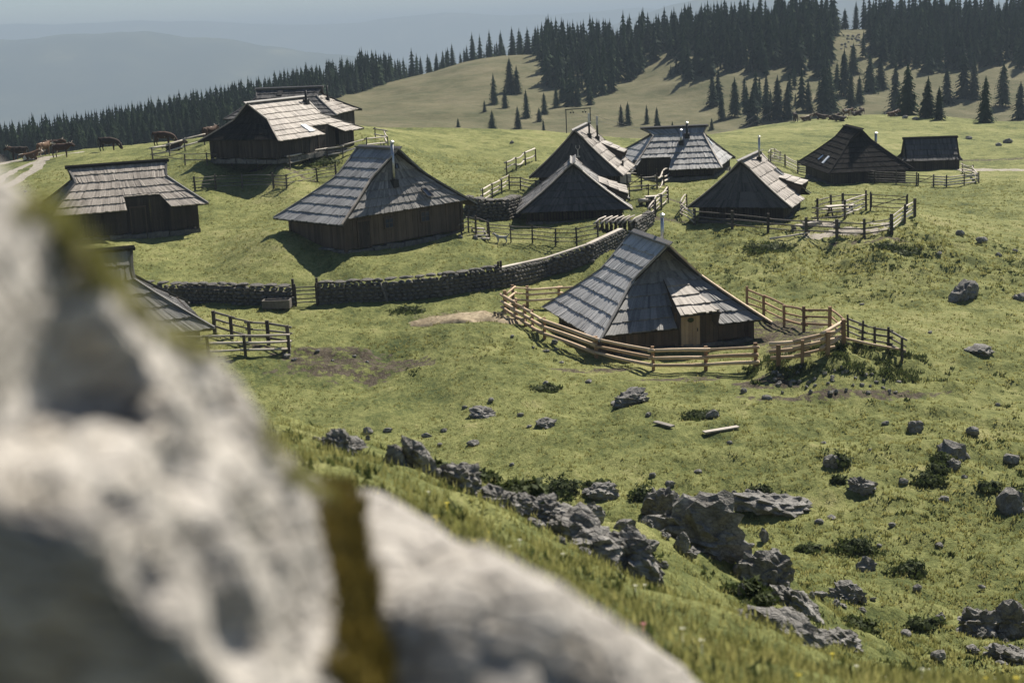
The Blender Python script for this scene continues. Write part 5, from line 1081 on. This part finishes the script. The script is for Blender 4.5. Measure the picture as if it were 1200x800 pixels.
def cow_parts(pose):
    """local frame: +x forward, feet at z=0; returns body joints/edges and head placement"""
    J, E = [], []
    def add(p, r, par=None):
        J.append((p, r)); i = len(J) - 1
        if par is not None: E.append((par, i))
        return i
    dz = -.62 if pose == 'lie' else 0
    hip = add((-.62, 0, 1.02 + dz), (.33, .36)); mid = add((-.1, 0, .95 + dz), (.40, .43), hip); sh = add((.45, 0, .99 + dz), (.32, .42), mid)
    tl0 = add((-.86, 0, 1.22 + dz), .09, hip); tl1 = add((-.98, 0, .95 + dz * .8), .035, tl0); tl2 = add((-.97, 0, .45 + (.0 if pose != 'lie' else -.25)), .05, tl1)
    if pose == 'graze': nk = [(.78, 0, .92), (1.05, 0, .55), (1.16, 0, .30), (1.28, 0, .10)]
    elif pose == 'lie': nk = [(.74, 0, .72), (1.0, 0, .86), (1.16, .06, .80), (1.36, .12, .66)]
    else: nk = [(.72, 0, 1.10), (.92, 0, 1.20), (1.06, .05, 1.14), (1.27, .09, .96)]
    a = add(nk[0], (.21, .30), sh); b = add(nk[1], (.16, .21), a); c = add(nk[2], (.15, .17), b); d = add(nk[3], (.10, .11), c)
    for s in (-1, 1):
        if pose == 'lie':
            k = add((-.35, s * .36, .26), (.16, .18), hip); k2 = add((-.05, s * .5, .14), .10, k); add((-.5, s * .52, .09), .07, k2)
            k = add((.5, s * .28, .28), .13, sh); k2 = add((.78, s * .32, .12), .08, k); add((.5, s * .36, .08), .06, k2)
        else:
            st = .07 * s
            k = add((-.66, s * .17, .78), (.17, .19), hip); k2 = add((-.58 + st, s * .18, .56), .095, k); k3 = add((-.72 + st, s * .18, .36), .062, k2); k4 = add((-.68 + st, s * .18, .08), .05, k3); add((-.65 + st, s * .18, .02), .062, k4)
            k = add((.44 - st, s * .16, .74), (.13, .15), sh); k2 = add((.45 - st, s * .16, .42), .075, k); k3 = add((.44 - st, s * .16, .10), .05, k2); add((.47 - st, s * .16, .02), .062, k3)
    if pose != 'lie': add((-.38, 0, .70), .10, mid)
    return J, E, Vector(nk[1]), Vector(nk[2]), Vector(nk[3])
COW = {}
for pose in ('stand', 'graze', 'lie'):
    J, E, poll, fore, muz = cow_parts(pose); body = skin_body('body', J, E, COATS[0]); ax = (muz - fore).normalized(); back_ = (poll - fore).normalized(); bits = []
    for s in (-1, 1):
        base = poll.lerp(fore, .55) - ax * .06 + up * (.10 if pose != 'graze' else .06); m = MB(); m.tube([base + Vector((0, s * .09, 0)), base + Vector((-.02, s * .24, .06)), base + Vector((.02, s * .30, .18))], [.035, .026, .008], 6); bits.append(('horn', m.mesh('horn', M['horn'], True)))
        m = MB(); e = base - up * .06; m.add([e + Vector((0, s * .10, .03)), e + Vector((.05, s * .2, .06)), e + Vector((0, s * .30, .0)), e + Vector((-.03, s * .2, -.07))], [(0, 1, 2, 3)]); m.add([e + Vector((-.02, s * .10, .03)), e + Vector((.03, s * .2, .06)), e + Vector((-.02, s * .30, .0)), e + Vector((-.05, s * .2, -.07))], [(3, 2, 1, 0)]); bits.append(('ear', m.mesh('ear', COATS[2])))
    COW[pose] = (body, bits)
rc = random.Random(5)
def cow(px, py, pose, head, coat_i, label, group, ymin=120.0, s=1.12):
    p = hit(px, py, ymin); o = empty('cow', p + up * (.02 if pose != 'lie' else .0), R(head)); o.scale = (s, s, s); tag(o, label, 'cow', group); body, bits = COW[pose]; b = link('body', body, o)
    b.material_slots[0].link = 'OBJECT'; b.material_slots[0].material = COATS[coat_i]
    for n, me in bits: link(n, me, o)
G1, G2 = 'cattle by the gravel track', 'cattle resting on the far crest'
cow(128, 177, 'graze', -5, 2, 'dark cow grazing alone on the crest between herd and hut', G1); cow(192, 171, 'graze', 0, 0, 'brown and white cow standing beside a lying one near the railed fence', G1)
cow(203, 177, 'lie', -10, 2, 'dark cow lying behind the bright railed fence', G1); cow(247, 166, 'stand', 60, 0, 'brown cow half hidden behind the roof of the hut on the rise', G1)
cow(73, 185, 'stand', -8, 0, 'big brown cow with pale back leading the herd on the track', G1); cow(52, 183, 'stand', 70, 1, 'cow with bright tan rump turned away in the herd', G1)
cow(34, 188, 'lie', 10, 1, 'tan backed cow lying at the edge of the track', G1); cow(44, 182, 'stand', 175, 2, 'dark cow packed in the middle of the herd', G1); cow(22, 188, 'stand', 185, 2, 'dark cow standing left of the lying tan one', G1)
cow(8, 189, 'stand', 10, 3, 'reddish cow at the far end of the herd', G1); cow(63, 180, 'stand', 5, 3, 'reddish cow standing behind the leading cow', G1); cow(72, 178, 'graze', 15, 0, 'brown cow on the crest behind the leading cow', G1); cow(15, 184, 'stand', 8, 0, 'brown cow between the two dark cows of the herd', G1); cow(28, 183, 'stand', 190, 3, 'reddish cow behind the lying tan one', G1); cow(-4, 190, 'stand', 170, 2, 'dark cow cut by the edge of the herd', G1)
for (px, py, po, hd, ci, lab) in ((932, 143, 'stand', 90, 2, 'dark cow standing next to a white lying cow on the crest'), (944, 142, 'lie', 0, 1, 'whitish cow lying beside the dark one on the crest'), (964, 140, 'lie', 160, 3, 'reddish cow lying left of the crest group'), (976, 141, 'lie', 20, 0, 'brown cow lying in the crest group'), (985, 142, 'lie', 180, 2, 'dark cow lying lowest in the crest group'),
                                  (993, 138, 'stand', 20, 1, 'pale backed tan cow standing in the crest group'), (1003, 136, 'lie', 0, 3, 'reddish cow lying right of the pale backed one'), (1010, 134, 'stand', 100, 0, 'brown cow standing end on above the crest group'), (1045, 137, 'lie', 5, 1, 'tan and white cow alone near stones on the crest')):
    cow(px, py, po, hd, ci, lab, G2, 200.0)
# the dog by the lawn fence
J = [((-.22, 0, .36), (.085, .10)), ((.0, 0, .34), (.085, .095)), ((.20, 0, .36), (.095, .12)), ((.33, 0, .48), .075), ((.42, 0, .56), .075), ((.55, 0, .52), .04), ((-.36, 0, .42), .03), ((-.48, 0, .55), .02)]
E = [(0, 1), (1, 2), (2, 3), (3, 4), (4, 5), (0, 6), (6, 7)]
for s in (-1, 1):
    n = len(J); J += [((-.25, s * .08, .24), .055), ((-.29, s * .08, .13), .03), ((-.25, s * .08, .02), .03), ((.20, s * .08, .22), .05), ((.20, s * .08, .12), .03), ((.22, s * .08, .02), .03)]; E += [(0, n), (n, n + 1), (n + 1, n + 2), (2, n + 3), (n + 3, n + 4), (n + 4, n + 5)]
p = hit(588, 285); o = empty('dog', p, R(172)); o.scale = (1.15, 1.15, 1.15); tag(o, 'small whitish dog standing by the lawn fence', 'dog'); link('body', skin_body('body', J, E, coat('coat_dog', (.5, .48, .45), (.18, .17, .16), .6, 4)), o)
for s in (-1, 1): m = MB(); m.add([(.40, s * .05, .62), (.46, s * .08, .60), (.41, s * .09, .70)], [(0, 1, 2)]); m.add([(.40, s * .05, .62), (.40, s * .09, .60), (.41, s * .09, .70)], [(2, 1, 0)]); m.build('ear', COATS[2], o)
# ------------------------------------------------------------------ haze
hb = MB(); HX, HY0, HY1, HZ0, HZ1 = 22000, -600, 30500, -480, 140
hb.box((0, (HY0 + HY1) / 2, (HZ0 + HZ1) / 2), (2 * HX, HY1 - HY0, HZ1 - HZ0))
hm = bpy.data.materials.new('haze'); hm.use_nodes = True; hn = hm.node_tree.nodes; hn.remove(hn['Principled BSDF'])
pv = hn.new('ShaderNodeVolumePrincipled'); pv.inputs['Color'].default_value = (.47, .575, .675, 1); pv.inputs['Density'].default_value = .00028; pv.inputs['Anisotropy'].default_value = 0.0
hm.node_tree.links.new(pv.outputs[0], hn['Material Output'].inputs['Volume'])
tag(hb.build('haze', hm), 'thin pale summer haze over the valley', 'haze', kind='stuff')
